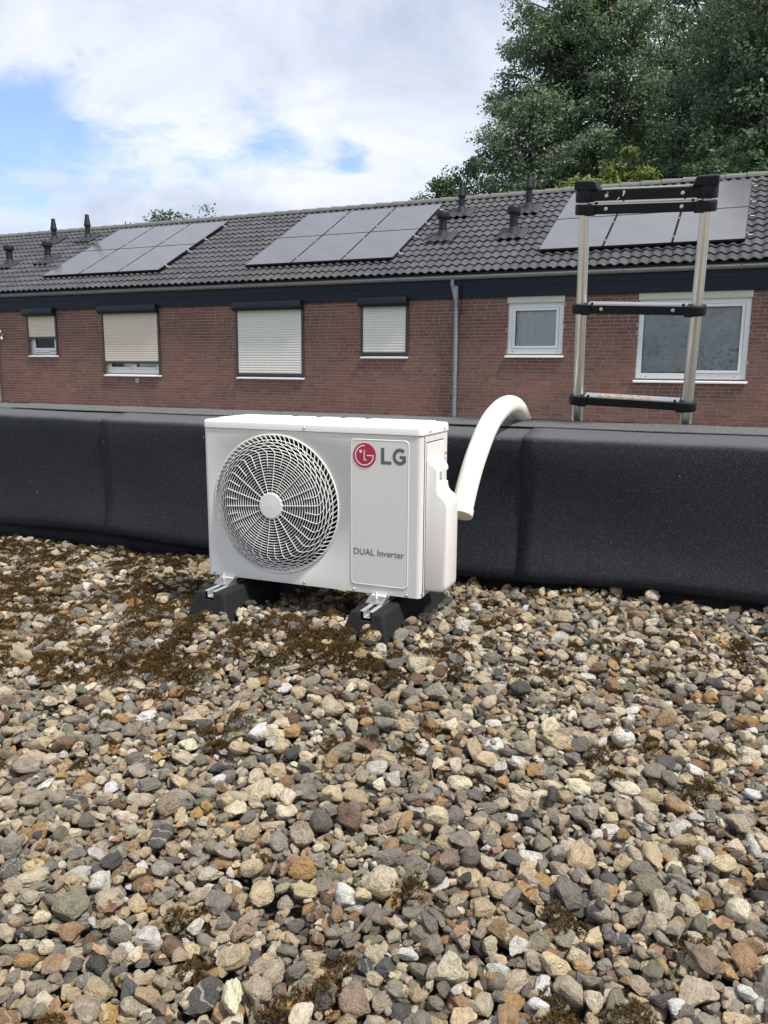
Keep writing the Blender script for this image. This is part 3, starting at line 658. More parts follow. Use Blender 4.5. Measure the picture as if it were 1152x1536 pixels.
# sides and back only (front strip between the two front corners is the pierced face)
npl = len(plan)
vs = [(x, y, .004) for x, y in plan] + [(x, y, H_) for x, y in plan]
fs = [(i, (i+1) % npl, npl+(i+1) % npl, npl+i) for i in range(npl) if i != nC]
cas.add(vs, fs)
cas.add([(x, y, .004) for x, y in plan], [tuple(range(npl))])
angs = sorted([2*PI*i/120 for i in range(120)] + [math.atan2(z-FC[1], x-FC[0]) % (2*PI) for x in (rc, W_-rc) for z in (.004, H_)])
inn, outp, mid = [], [], []
for a in angs:
    ca, sa = math.cos(a), math.sin(a)
    ts = []
    if ca > 1e-9: ts.append((W_-rc-FC[0])/ca)
    if ca < -1e-9: ts.append((rc-FC[0])/ca)
    if sa > 1e-9: ts.append((H_-FC[1])/sa)
    if sa < -1e-9: ts.append((.004-FC[1])/sa)
    t = min(ts); outp.append((FC[0]+ca*t, 0, FC[1]+sa*t)); inn.append((FC[0]+ca*FR, 0, FC[1]+sa*FR)); mid.append((FC[0]+ca*(FR-.006), .005, FC[1]+sa*(FR-.006)))
na_ = len(angs)
cas.add(inn+outp+mid, [(i, (i+1) % na_, na_+(i+1) % na_, na_+i) for i in range(na_)] + [(2*na_+i, 2*na_+(i+1) % na_, (i+1) % na_, i) for i in range(na_)])
cas.build('casing', M_white, ac, smooth=True, angle=40)
# seam between front panel and side panel
MB().box(W_-.0005, W_+.0012, .021, .0235, .004, H_).build('panel_seam', M_cavity, ac)
MB().box(W_-.001, W_+.0022, .0245, .031, .004, H_-.002).build('edge_bead', M_white, ac, bevel=.001)
# lid
lid = MB(); lr_ = .016
def lidring(inset, z): return [(x, y, z) for x, y in [(p[0], p[1]) for p in rrect(-.003+inset, W_+.003-inset, -.003+inset, D_+.003-inset, max(.004, lr_-inset), 6)]]
rings = [lidring(0, H_+.0015), lidring(0, H_+.018), lidring(.0015, H_+.0225), lidring(.005, H_+.0255), lidring(.010, H_+.0265)]
k = len(rings[0]); vs = [v for r_ in rings for v in r_]
fs = [(i*k+j, i*k+(j+1) % k, (i+1)*k+(j+1) % k, (i+1)*k+j) for i in range(4) for j in range(k)] + [tuple((4*k)+j for j in range(k)), tuple(range(k))[::-1]]
lidm = lid.add(vs, fs).build('lid', M_lid, ac, smooth=True, angle=50)
MB().box(.001, W_-.001, .001, D_-.001, H_-.0005, H_+.0008).build('lid_gap', M_cavity, ac)
for (x0, x1) in ((.03, .205), (.225, .29), (.31, .375), (.395, .46), (.48, .69)):     # pressed fields on the lid
    MB().prism(rrect(x0, x1, .03, .21, .012), 'z', H_+.0262, H_+.0312).build('pressed_field', M_lid, lidm, bevel=.002)
# bell mouth and cavity behind the grille
MB().lathe([(FR-.006, -.005), (.2050, -.008), (.2030, -.018)], (FC[0], 0, FC[1]), 72, 'y', cap=False).build('bell_mouth', M_bell, ac, smooth=True)
MB().lathe([(.2031, -.0182), (.2035, -.20), (.0, -.20)], (FC[0], 0, FC[1]), 48, 'y', cap=False).build('cavity', M_cavity, ac, smooth=True)
fan = MB().lathe([(.0, -.028), (.035, -.030), (.046, -.04), (.048, -.09), (.0, -.09)], (FC[0], 0, FC[1]), 32, 'y', cap=False).build('fan', M_fan, ac, smooth=True)
for b in range(3):
    vs = []; fs = []
    for i in range(9):
        r = .045 + (.185-.045)*i/8
        for j in range(7):
            a = b*2*PI/3 + .3 + (j/6-.5)*(1.25+.25*i/8) + .28*i/8
            vs.append((FC[0]+r*math.cos(a), .05+.045*(j/6-.5)*(1-.3*i/8)+.02, FC[1]+r*math.sin(a)))
    for i in range(8):
        for j in range(6): q = i*7+j; fs.append((q, q+1, q+8, q+7))
    o = MB().add(vs, fs).build('blade', M_fan, fan, smooth=True); s_ = o.modifiers.new('thick', 'SOLIDIFY'); s_.thickness = .003
# grille: flat concentric rings, domed towards the rim
def dome(r):
    t = max(0, (r-.135)/(.203-.135)); return -.024*(1-min(1, t)**2.2)-.003
gr = MB()
gr.tube([(FC[0]+.2115*math.cos(2*PI*i/96), -.0015, FC[1]+.2115*math.sin(2*PI*i/96)) for i in range(96)], .0024, 6, closed=True)
grille = gr.build('fan_grille', M_grille, ac, smooth=True)
for k_ in range(80):                                      # slanted ribs of the rim
    a = 2*PI*k_/80; pts = []
    for t in (0, .5, 1):
        r = .193+.0185*t; th = a+.085*t; pts.append((FC[0]+r*math.cos(th), dome(r)*(1-t)+(-.0025)*t - .002*(t*(1-t)*4), FC[1]+r*math.sin(th)))
    if k_ == 0: pass
    MB().tube(pts, .0013, 5).build('rim_rib', M_grille, grille, smooth=True)
rr = .0405; ringsR = []
while rr < .197:
    ringsR.append(rr); rr += .0082
for r in ringsR:
    MB().tube([(FC[0]+r*math.cos(2*PI*i/90), dome(r)+.0012, FC[1]+r*math.sin(2*PI*i/90)) for i in range(90)], .00135 if r < .165 else .00145, 5, closed=True).build('grille_ring', M_grille, grille, smooth=True)
def spoke(a0, r0):
    pts = []; r = r0
    while r <= .1975:
        th = a0 + 80.0*max(0, r-.156)**1.62
        pts.append((FC[0]+r*math.cos(th), dome(r)-.0006, FC[1]+r*math.sin(th))); r += .0055
    return pts
for k_ in range(18):
    MB().tube(spoke(R(4+20*k_), .034), .00115, 5).build('grille_spoke', M_grille, grille, smooth=True)
    MB().tube(spoke(R(14+20*k_), .118), .0011, 5).build('grille_spoke', M_grille, grille, smooth=True)
MB().lathe([(.0385, .020), (.0385, .0275), (.037, .0295), (.0, .0305)], (FC[0], 0, FC[1]), 40, 'y', cap=False).build('hub_cap', M_grille, grille, smooth=True, angle=50)
# raised field with badge and lettering
fld = MB()
o1 = rrect(.500, .681, .027, .457, .013, 6); 
def inset(poly, d):
    cx_ = (.500+.681)/2; cz_ = (.027+.457)/2; return [(cx_+(x-cx_)*(1-d/.0905), cz_+(z-cz_)*(1-d/.215)) for x, z in poly]
i1 = inset(o1, .0025); i2 = inset(o1, .0055); nq = len(o1)
vs = [(x, -.0002, z) for x, z in o1] + [(x, -.0021, z) for x, z in i1] + [(x, -.0014, z) for x, z in i2]
fs = [(i, (i+1) % nq, nq+(i+1) % nq, nq+i) for i in range(nq)] + [(nq+i, nq+(i+1) % nq, 2*nq+(i+1) % nq, 2*nq+i) for i in range(nq)] + [tuple(2*nq+i for i in range(nq))]
field = fld.add(vs, fs).build('raised_field', M_white, ac)
FY = -.0014
bc = (.5445, .410)
badge = MB().lathe([(.0352, .0), (.0352, .0012), (.0, .0013)], (bc[0], FY, bc[1]), 48, 'y', cap=False).build('badge', M_red, field)
def arcband(c, r0, r1, a0, a1, n=40):
    vs = []; fs = []
    for i in range(n+1):
        a = R(a0+(a1-a0)*i/n); vs += [(c[0]+r0*math.cos(a), FY-.0017, c[1]+r0*math.sin(a)), (c[0]+r1*math.cos(a), FY-.0017, c[1]+r1*math.sin(a))]
    for i in range(n): fs.append((2*i, 2*i+1, 2*i+3, 2*i+2))
    return vs, fs
mb = MB(); mb.add(*arcband(bc, .0262, .0295, 88, 360)); yy = FY-.0017
mb.add([(bc[0]+.0072, yy, bc[1]-.0016), (bc[0]+.0295, yy, bc[1]-.0016), (bc[0]+.0295, yy, bc[1]+.0014), (bc[0]+.0072, yy, bc[1]+.0014)], [(0, 1, 2, 3)])
mb.add([(bc[0]-.0018, yy, bc[1]-.0145), (bc[0]+.0072, yy, bc[1]-.0145), (bc[0]+.0072, yy, bc[1]-.0115), (bc[0]+.0012, yy, bc[1]-.0115), (bc[0]+.0012, yy, bc[1]+.0155), (bc[0]-.0018, yy, bc[1]+.0155)], [(0, 1, 2, 3, 4, 5)])
mb.add([(bc[0]-.0115+.0045*math.cos(2*PI*i/20), yy, bc[1]+.0110+.0045*math.sin(2*PI*i/20)) for i in range(20)], [tuple(range(20))])
mb.build('emblem', M_badge, badge)
mb = MB(); x0, z0, z1 = .5955, .3873, .4335; sw = .0098
mb.prism([(x0, z0), (x0+.0315, z0), (x0+.0315, z0+.0088), (x0+sw, z0+.0088), (x0+sw, z1), (x0, z1)], 'y', FY-.0006, FY+.0002)
gc = (.6528, .4104); ro, ri = .0236, .0138
for i in range(30):
    a0, a1 = R(47+(352-47-18)*i/30), R(47+(352-47-18)*(i+1)/30)
    mb.add([(gc[0]+r*.93*math.cos(t), FY-.0006, gc[1]+r*math.sin(t)) for r, t in ((ri, a0), (ro, a0), (ro, a1), (ri, a1))], [(0, 1, 2, 3)])
for qx0, qx1, qz0, qz1 in ((.0078, .0178, -.0172, .0028), (-.0008, .0078, -.0056, .0028)):
    mb.add([(gc[0]+qx0, FY-.00065, gc[1]+qz0), (gc[0]+qx1, FY-.00065, gc[1]+qz0), (gc[0]+qx1, FY-.00065, gc[1]+qz1), (gc[0]+qx0, FY-.00065, gc[1]+qz1)], [(0, 1, 2, 3)])
o = mb.build('lettering', M_ink, field)
def text(body, name, mat, parent, size, loc, rot, target_w=None, extr=.0003, offset=0.0):
    cu = bpy.data.curves.new(name, 'FONT'); cu.body = body; cu.size = size; cu.extrude = extr; cu.offset = offset; cu.resolution_u = 3
    t = bpy.data.objects.new(name, cu); COL.objects.link(t); bpy.context.view_layer.update()
    dg = bpy.context.evaluated_depsgraph_get(); me = bpy.data.meshes.new_from_object(t.evaluated_get(dg)); bpy.data.objects.remove(t)
    if target_w:
        xs = [v.co.x for v in me.vertices]; s_ = target_w/(max(xs)-min(xs)); mn = min(xs)
        for v in me.vertices: v.co.x = (v.co.x-mn)*s_
    me.materials.clear(); me.materials.append(mat); o = bpy.data.objects.new(name, me); COL.objects.link(o); o.parent = parent; o.location = loc; o.rotation_euler = rot
    return o
text('DUAL Inverter', 'lettering', M_ink, field, .0262, (.511, FY-.0004, .1195), (PI/2, 0, 0), .158)
# screws
scr = MB().lathe([(.0042, 0), (.0042, .0012), (.003, .0024), (.0, .0026)], (0, 0, 0), 14, 'y', cap=False).mesh('screw'); scr.materials.append(M_zincplate)
scrp = MB().lathe([(.0044, 0), (.0044, .0012), (.003, .0022), (.0, .0024)], (0, 0, 0), 14, 'y', cap=False).mesh('screw'); scrp.materials.append(M_white)
for x, z, me in ((.026, .014, scr), (.190, .013, scrp), (.345, .0125, scr), (.511, .012, scrp), (.677, .010, scr)): inst('screw', me, ac, (x, -.0003, z))
inst('screw', scr, ac, (.352, -.0033, H_+.011))
for y in (.058, .190): inst('screw', scr, ac, (W_+.0033, y, H_+.010), (0, 0, PI/2))
inst('screw', scr, ac, (W_+.002, .012, .016), (0, 0, PI/2))
# pipe cover on the right side
plate = MB().prism(rrect(.038, .188, .020, .447, .006), 'x', W_+.0005, W_+.0035).build('cover_plate', M_cover, ac, bevel=.001)
MB().box(W_+.0002, W_+.0012, .036, .190, .4478, .4502).build('cover_gap', M_cavity, ac)
def covprof():
    P = [(.003, .405), (.006, .405)]
    P += [(.030, .3855), (.0345, .381), (.0365, .375)]
    P += [(.0365, .332), (.0375, .322), (.041, .312), (.048, .304), (.056, .298), (.0625, .290), (.0665, .279), (.068, .268), (.068, .040), (.0665, .030), (.061, .0225), (.052, .019), (.003, .019)]
    return P
cp = covprof(); cv = MB(); ysl = [(.040, .012), (.0365, .006), (.034, 0.0), (.034, 0.0)]
# loft: three sections in depth, the front edge rounded
secs = [(.0325, 1), (.0325, 1)]
vs = []; npf = len(cp)
def shrink(d): 
    out = []
    cx_, cz_ = .03, .20
    for x, z in cp:
        out.append((max(.003, x-d) if x > .003 else x, z - d if z > .2 else z + d))
    return out
sections = [(.0365, shrink(.0065)), (.0345, shrink(.0032)), (.0355-.002, shrink(.0045))]
sections = [(.034, shrink(.0075)), (.0352, shrink(.0042)), (.0378, shrink(.0018)), (.042, shrink(0)), (.128, shrink(0)), (.134, shrink(.002)), (.138, shrink(.005)), (.140, shrink(.009))]
for y, sec in sections: vs += [(W_+x, y, z) for x, z in sec]
fs = []
for s_ in range(len(sections)-1):
    for j in range(npf): fs.append((s_*npf+j, s_*npf+(j+1) % npf, (s_+1)*npf+(j+1) % npf, (s_+1)*npf+j))
fs += [tuple(range(npf))[::-1], tuple((len(sections)-1)*npf+j for j in range(npf))]
cover = cv.add(vs, fs).build('pipe_cover', M_cover, ac, smooth=True, angle=42)
cut = MB().prism([(.060, .370), (.060, .352), (.0, .352), (.0, .372), (.033, .372)], 'y', .052, .150)
cut = MB().add([(W_+.014, .050, .3365), (W_+.05, .050, .328), (W_+.05, .160, .328), (W_+.014, .160, .3365), (W_+.014, .050, .366), (W_+.05, .050, .366), (W_+.05, .160, .366), (W_+.014, .160, .366)],
      [(0,3,2,1),(4,5,6,7),(0,1,5,4),(1,2,6,5),(2,3,7,6),(3,0,4,7)])
cutme = cut.mesh('handle_cutter'); cobj = bpy.data.objects.new('handle_cutter', cutme); COL.objects.link(cobj); cobj.parent = ac
bo = cover.modifiers.new('recess', 'BOOLEAN'); bo.object = cobj; bo.operation = 'DIFFERENCE'; bo.solver = 'EXACT'
bpy.context.view_layer.update(); dg = bpy.context.evaluated_depsgraph_get(); nm = bpy.data.meshes.new_from_object(cover.evaluated_get(dg)); cover.modifiers.clear(); cover.data = nm
bpy.data.objects.remove(cobj)
MB().box(W_+.0135, W_+.0145, .052, .132, .337, .3655).build('handle_recess', M_cover, cover)
# water drops on the cover
dr = MB().lathe([(.0014, 0), (.0012, .0006), (.0, .0009)], (0, 0, 0), 8, 'x', cap=False).mesh('water_drop'); dr.materials.append(M_badge)
for _ in range(26):
    inst('water_drop', dr, cover, (W_+.068, random.uniform(.045, .125), random.uniform(.04, .25)), None, (1, random.uniform(.5, 1.2), random.uniform(.5, 1.3)))
# tiny printed marks on the rear side edge
text('L N', 'lettering', M_ink, ac, .012, (W_+.0006, .204, .400), (PI/2, 0, PI/2), None)
text('1 2', 'lettering', M_ink, ac, .008, (W_+.0006, .206, .385), (PI/2, 0, PI/2), None)
# feet welded under the casing
for x in BLOCKS:
    MB().box(x-.032, x+.02, -.012, D_+.012, -.0025, .0035).build('mounting_foot', M_white, ac, bevel=.001)

# rubber blocks with rail, bracket and bolt
def block(lx, label):
    org = UO + UEX*lx; root = tag(empty('rubber_foot', (org.x, org.y, 0), UR), label, 'support block', 'rubber feet under the air conditioner')
    zt = UO.z - .016; zb = -.055
    y0, y1 = -.142, .382
    def sec(hw_b, hw_t, yb, yt, ch):
        return None
    # body: tapered block with slot for the rail
    hb, ht = .092, .050; yb0, yb1, yt0, yt1 = y0-.020, y1+.020, y0+.022, y1-.022
    mb = MB()
    mb.add([(-hb, yb0, zb), (hb, yb0, zb), (hb, yb1, zb), (-hb, yb1, zb), (-ht, yt0, zt), (ht, yt0, zt), (ht, yt1, zt), (-ht, yt1, zt)], [(0,3,2,1),(4,5,6,7),(0,1,5,4),(1,2,6,5),(2,3,7,6),(3,0,4,7)])
    body = mb.build('block', M_rubber, root, bevel=.007, seg=3)
    # slot below the rail end and embossed ledge on the front
    cutm = MB().box(-.0175, .0175, y0-.05, y0+.060, zt-.024, zt+.02).mesh('slot'); co = bpy.data.objects.new('slot', cutm); COL.objects.link(co); co.parent = root
    b_ = body.modifiers.new('slot', 'BOOLEAN'); b_.object = co; b_.solver = 'EXACT'
    bpy.context.view_layer.update(); dg = bpy.context.evaluated_depsgraph_get(); nm = bpy.data.meshes.new_from_object(body.evaluated_get(dg)); body.modifiers.clear(); body.data = nm; bpy.data.objects.remove(co)
    MB().add([(-.022, y0+.004-.012, zt-.058), (.022, y0+.004-.012, zt-.058), (.022, y0+.015, zt-.050), (-.022, y0+.015, zt-.050), (-.022, y0-.016, zt-.070), (.022, y0-.016, zt-.070), (.022, y0+.012, zt-.070), (-.022, y0+.012, zt-.070)], [(0,1,2,3),(4,7,6,5),(0,4,5,1),(1,5,6,2),(2,6,7,3),(3,7,4,0)]).build('ledge', M_rubber, root, bevel=.002)
    r = MB(); ya, yz = yt0+.003, yt1-.003
    r.prism([(-.0195, zt+.0035), (-.0195, zt+.0005), (-.0105, zt+.0005), (-.0105, zt-.0175), (.0105, zt-.0175), (.0105, zt+.0005), (.0195, zt+.0005), (.0195, zt+.0035), (.0075, zt+.0035), (.0075, zt-.0145), (-.0075, zt-.0145), (-.0075, zt+.0035)], 'y', ya, yz)
    r.build('rail', M_alurail, root, bevel=.0006)
    for yc, sg in ((-.028, 1), (D_+.028, -1)):
        bx_ = -.006
        br = MB().box(bx_-.026, bx_+.026, yc-.024, yc+.024, zt+.0038, zt+.0085)
        for s_ in (-1, 1):
            br.add([(bx_+s_*.026, yc-.020*sg, zt+.0085), (bx_+s_*.026, yc+.024*sg, zt+.0085), (bx_+s_*.026, yc+.024*sg, zt+.024), (bx_+s_*.0225, yc-.020*sg, zt+.0085), (bx_+s_*.0225, yc+.024*sg, zt+.0085), (bx_+s_*.0225, yc+.024*sg, zt+.024)], [(0, 1, 2), (3, 5, 4), (0, 3, 4, 1), (1, 4, 5, 2), (2, 5, 3, 0)])
        br.box(bx_-.022, bx_+.022, yc+.019*sg-.0015, yc+.019*sg+.0015, zt+.0085, zt+.018)
        bk = br.build('bracket', M_zincplate, root)
        mbt = MB().lathe([(.0085, zt+.0088), (.0085, zt+.0108)], (bx_, yc-.004*sg, 0), 16); mbt.lathe([(.0075, zt+.0112), (.0075, zt+.0175)], (bx_, yc-.004*sg, 0), 6); 
        pr = [(.0040 if i % 2 else .0034, zt+.018+i*.0012) for i in range(18)]
        mbt.lathe(pr, (bx_, yc-.004*sg, 0), 10); mbt.build('bolt', M_zincplate, bk, smooth=True, angle=30)
    return root
block(BLOCKS[0], 'black rubber mounting block under the fan end of the air conditioner')
block(BLOCKS[1], 'black rubber mounting block under the lettered end of the air conditioner')

# duct hose over the parapet
def bez(P, n=60):                                        # Catmull-Rom through the points
    P = [Vector(p) for p in P]; P = [P[0]*2-P[1]] + P + [P[-1]*2-P[-2]]; out = []
    segs = len(P)-3
    for s_ in range(segs):
        for i in range(n//segs):
            t = i/(n//segs); p0, p1, p2, p3 = P[s_:s_+4]
            out.append(.5*((2*p1)+(-p0+p2)*t+(2*p0-5*p1+4*p2-p3)*t*t+(-p0+3*p1-3*p2+p3)*t**3))
    out.append(P[-2]); return out
def pixY(px, py, Y): d = FW*1200 + RT*(px-576) - UP*(py-768); t = Y/d.y; return Vector((d.x*t, Y, CZ+d.z*t))
dp = [pixY(692, 768, 2.315), pixY(702, 725, 2.37), pixY(715, 682, 2.44), pixY(734, 636, 2.56), pixY(755, 611, 2.70), pixY(772, 610, 2.84), pixY(783, 630, 2.965)]
last = dp[-1]; dp += [Vector((last.x+.006, 3.03, last.z-.10)), Vector((last.x+.008, 3.05, last.z-.35)), Vector((last.x+.008, 3.06, last.z-1.2)), Vector((last.x+.008, 3.06, last.z-2.2))]
c_ = bez(dp, 90); mb = MB(); n_ = len(c_)
duct = mb.tube(c_, .0345, 28).build('duct', M_pvc, None, smooth=True, angle=80)
d0 = (c_[0]-c_[2]).normalized()
MB().tube([c_[0]+d0*.004-d0*.016, c_[0]+d0*.012], .0375, 28).build('end_collar', M_pvc, duct, bevel=.0015)
MB().tube([c_[0]+d0*.0122, c_[0]+d0*.0128], .031, 24).build('shaded_end_disc', M_beige, duct)  # solid disc over the duct end; interior shade put into its beige
tag(duct, 'thick cream duct hose arching from the air conditioner over the parapet', 'duct')

# ================================================================== LADDER
lean = R(15.0); LB = Vector((-.378, 3.003, CZ-.192))
lad = tag(empty('ladder', (LB.x-.127, LB.y+math.tan(lean)*(LB.z-GZ), GZ)), 'silver telescopic ladder with black rungs standing behind the parapet', 'ladder')
lz0 = (LB.z-GZ)/math.cos(lean)
lroot = lad; lad.rotation_euler = (lean, R(2.2), 0); HWL = .188
# positions along the ladder: s measured from the foot; parapet edge at lz0
rs = [lz0+.078, lz0+.078+.328]
stop = rs[1]+.341
levels = [-1.0]
def ring_s(): return
below = [rs[0]-.328*k for k in range(1, 10) if rs[0]-.328*k > .12]
allr = sorted(below) + rs
for sx in (-1, 1):
    x = sx*HWL; z = 0; rad = .0275
    segs_ = [0]+allr+[stop]
    st = MB()
    for a, b in zip(segs_[:-1], segs_[1:]):
        i = segs_.index(a); rad = .0175 + .0012*(len(segs_)-2-i)
        st.tube([(x, 0, a), (x, 0, b-.0005)], min(rad, .029), 20)
    st.build('stile', M_alu, lad, smooth=True, angle=60)
    MB().box(x-.03, x+.03, -.035, .035, -.005, .05).build('rubber_shoe', M_blackpl, lad, bevel=.008)
riv = MB().lathe([(.0058, 0), (.0058, .0012), (.003, .0022), (.0026, .0005), (.0, .0004)], (0, 0, 0), 14, 'y', cap=False).mesh('rivet'); riv.materials.append(M_zincplate)
def rung(s, h, text_=False):
    r = MB(); r.prism([(-.020, s-h*.5), (.020, s-h*.5), (.020, s+h*.5-.004), (-.020, s+h*.5-.004)], 'x', -HWL+.02, HWL-.02)
    ro = r.build('rung', M_blackpl, lad, bevel=.0025)
    MB().prism([(-.0205, s+h*.5-.0045), (.026, s+h*.5-.0045), (.026, s+h*.5), (-.0205, s+h*.5)], 'x', -HWL+.026, HWL-.026).build('tread', M_alu, ro)
    for sx in (-1, 1):
        x = sx*HWL; mb = MB(); mb.lathe([(.0300, s-h*.52), (.0315, s-h*.48), (.0315, s+h*.36), (.0300, s+h*.42)], (x, 0, 0), 26)
        mb.box(x-.034 if sx > 0 else x+.006, x-.006 if sx > 0 else x+.034, -.0295, .024, s-h*.60, s+h*.40)
        mb.build('clamp', M_blackpl, ro, bevel=.002)
        MB().box(x-sx*.040-.004, x-sx*.040+.004, -.022, -.014, s+h*.4, s+h*.62).build('release_catch', M_blackpl, ro)
        if not text_: inst('rivet', riv, ro, (sx*HWL*.62, -.0203, s))
    return ro
rungs = {}
for s in allr: rungs[s] = rung(s, .034, s == rs[0])
t = text('ALDORR', 'lettering', M_orange, rungs[rs[0]], .05, (.075, .020, rs[0]+.0177), (0, 0, PI), .20)
r1 = rung(stop-.018, .034)
r2 = MB().prism([(-.020, stop+.006), (.020, stop+.006), (.020, stop+.040), (-.020, stop+.040)], 'x', -HWL-.024, HWL+.024).build('rung', M_blackpl, lad, bevel=.003)
MB().prism([(-.017, stop+.0402), (.022, stop+.0402), (.022, stop+.0425), (-.017, stop+.0425)], 'x', -HWL+.055, HWL-.055).build('tread', M_alu, r2)
for sx in (-1, 1):
    x = sx*HWL
    inst('rivet', riv, r2, (sx*HWL*.62, -.0203, stop+.022))
    MB().lathe([(.0305, stop+.003), (.0315, stop+.006), (.0315, stop+.038), (.030, stop+.041)], (x, 0, 0), 26).build('clamp', M_blackpl, r2, smooth=True, angle=40)
    MB().tube([(x, 0, stop-.004), (x, 0, stop+.008)], .0165, 18).build('stile_end', M_alu, lad, smooth=True, angle=50)
    o_, i_ = x+sx*.031, x-sx*.036
    poly = [(o_, stop+.041), (i_-sx*.008, stop+.041), (i_+sx*.0, stop+.064), (i_+sx*.006, stop+.068), (o_-sx*.004, stop+.070), (o_, stop+.066)]
    MB().prism(poly, 'y', -.031, .031).build('end_cap', M_blackpl, lad, bevel=.004, seg=3)
# worn paint scratch on the top rung
def scr_poly(pts): return MB().add([(x, -.0203, stop+z) for x, z in pts], [tuple(range(len(pts)))])
scr_poly([(-.066, .036), (-.058, .035), (-.060, .026), (-.064, .018), (-.067, .020), (-.065, .028)]).build('scratch', M_badge, r2)
scr_poly([(-.084, .010), (-.076, .017), (-.074, .016), (-.080, .008)]).build('scratch', M_badge, r2)
scr_poly([(-.118, .032), (-.112, .034), (-.111, .031)]).build('scratch', M_badge, r2)

# ================================================================== HOUSE
HYW = 14.5; HX0_, HX1_ = -23.0, 5.0; ZC = CZ
zg = 1.6347 + ZC; Yg = 14.35; AL = R(28); SA, CA = math.sin(AL), math.cos(AL); RZ = zg+.05; SR = 4.25
house = tag(empty('brick_house', (-9, HYW, GZ)), 'long red brick house with dark tiled roof behind the parapet', 'house')
HL = Vector((9, -HYW, -GZ))                              # world -> house local
def hb(mb, name, mat, parent=None, **kw):
    o = mb.build(name, mat, parent or house, **kw)
    if parent is None: o.location = HL
    return o
def rp(x, s, n): return (x, Yg + s*CA - n*SA, RZ + s*SA + n*CA)
ridgeY, ridgeZ = Yg+SR*CA, RZ+SR*SA
rearY = 2*ridgeY-Yg
ztop = 1.245 + ZC                                        # brick meets fascia
# window openings (x0,x1,z0,z1) in wall coordinates
WIN = {'w1': (-15.86, -14.97, .21+ZC, 1.09+ZC), 'w2': (-13.53, -11.95, -.22+ZC, 1.14+ZC), 'w3': (-9.88, -8.30, -.235+ZC, 1.10+ZC), 'w4': (-6.96, -6.01, .195+ZC, 1.10+ZC), 'w5': (-4.04, -3.03, .215+ZC, ztop-.001), 'w6': (-1.76, -.02, -.20+ZC, ztop-.001)}
wall = MB()
xs = sorted([HX0_, HX1_] + [v for w_ in WIN.values() for v in w_[:2]]); zs = sorted(set([GZ-.1, ztop] + [v for w_ in WIN.values() for v in w_[2:]]))
for i in range(len(xs)-1):
    for j in range(len(zs)-1):
        cx_, cz_ = (xs[i]+xs[i+1])/2, (zs[j]+zs[j+1])/2
        if any(a < cx_ < b and c < cz_ < d for a, b, c, d in WIN.values()): continue
        a, b, c, d = xs[i], xs[i+1], zs[j], zs[j+1]; wall.add([(a, HYW+.0045, c), (b, HYW+.0045, c), (b, HYW+.0045, d), (a, HYW+.0045, d)], [(0, 1, 2, 3)])
for a, b, c, d in WIN.values():                          # reveals
    y0, y1 = HYW+.0045, HYW+.16
    wall.add([(a, y0, c), (a, y1, c), (a, y1, d), (a, y0, d)], [(0, 1, 2, 3)]); wall.add([(b, y0, c), (b, y1, c), (b, y1, d), (b, y0, d)], [(0, 3, 2, 1)])
    wall.add([(a, y0, c), (b, y0, c), (b, y1, c), (a, y1, c)], [(0, 1, 2, 3)]); wall.add([(a, y0, d), (b, y0, d), (b, y1, d), (a, y1, d)], [(0, 3, 2, 1)])
# gable ends and rear wall
for x in (HX0_, HX1_):
    wall.add([(x, HYW+.0045, GZ-.1), (x, rearY-.2, GZ-.1), (x, rearY-.2, ztop+.3), (x, ridgeY, ridgeZ-.12), (x, HYW+.0045, ztop+.3)], [(0, 1, 2, 3, 4)])
wall.add([(HX0_, rearY-.2, GZ-.1), (HX1_, rearY-.2, GZ-.1), (HX1_, rearY-.2, ztop+.3), (HX0_, rearY-.2, ztop+.3)], [(0, 1, 2, 3)])
wallo = hb(wall, 'wall', M_mortar)
# bricks: stretchers and halves in a loose wild bond
CO = .0625; BL, BHh = .210, .0520; br_r = random.Random(3); bricks = []
row = 0; z = ztop-.003
while z > -1.75+ZC:
    x = -19.5 + br_r.uniform(-.2, 0)
    while x < 2.2:
        ln = BL if br_r.random() < .76 else .100
        x2 = x+ln
        parts = [(x, x2)]
        for a, b, c, d in WIN.values():
            if z-BHh < d-.005 and z > c+.02:
                nw = []
                for p, q in parts:
                    if q <= a or p >= b: nw.append((p, q))
                    else:
                        if p < a-.03: nw.append((p, a-.001))
                        if q > b+.03: nw.append((b+.001, q))
                parts = nw
        for p, q in parts: bricks.append((p, q, z-BHh, z))
        x = x2+.0115
    z -= CO; row += 1
def bscore(b):
    cx_, cz_ = (b[0]+b[1])/2, (b[2]+b[3])/2
    X, Y, Wd = proj((cx_, HYW, cz_))
    return -1 if not (0 < X < 1150 and Y < 600) or b[1]-b[0] < .2 else 1/Wd
scv = np.array([bscore(b) for b in bricks]); top = set(np.argsort(-scv)[:300].tolist())
bmesh_ = MB().box(-BL/2, BL/2, 0, .06, -BHh/2, BHh/2).mesh('brick'); bmesh_.materials.append(M_brick)
rest = MB()
for i, (a, b, c, d) in enumerate(bricks):
    jit = br_r.uniform(-.0012, .0012)
    if i in top:
        inst('brick', bmesh_, wallo, ((a+b)/2, HYW+jit, (c+d)/2))
    else: rest.box(a, b, HYW+jit, HYW+.05, c, d)
bo = rest.build('brickwork', M_brickI, wallo); bo['kind'] = 'stuff'
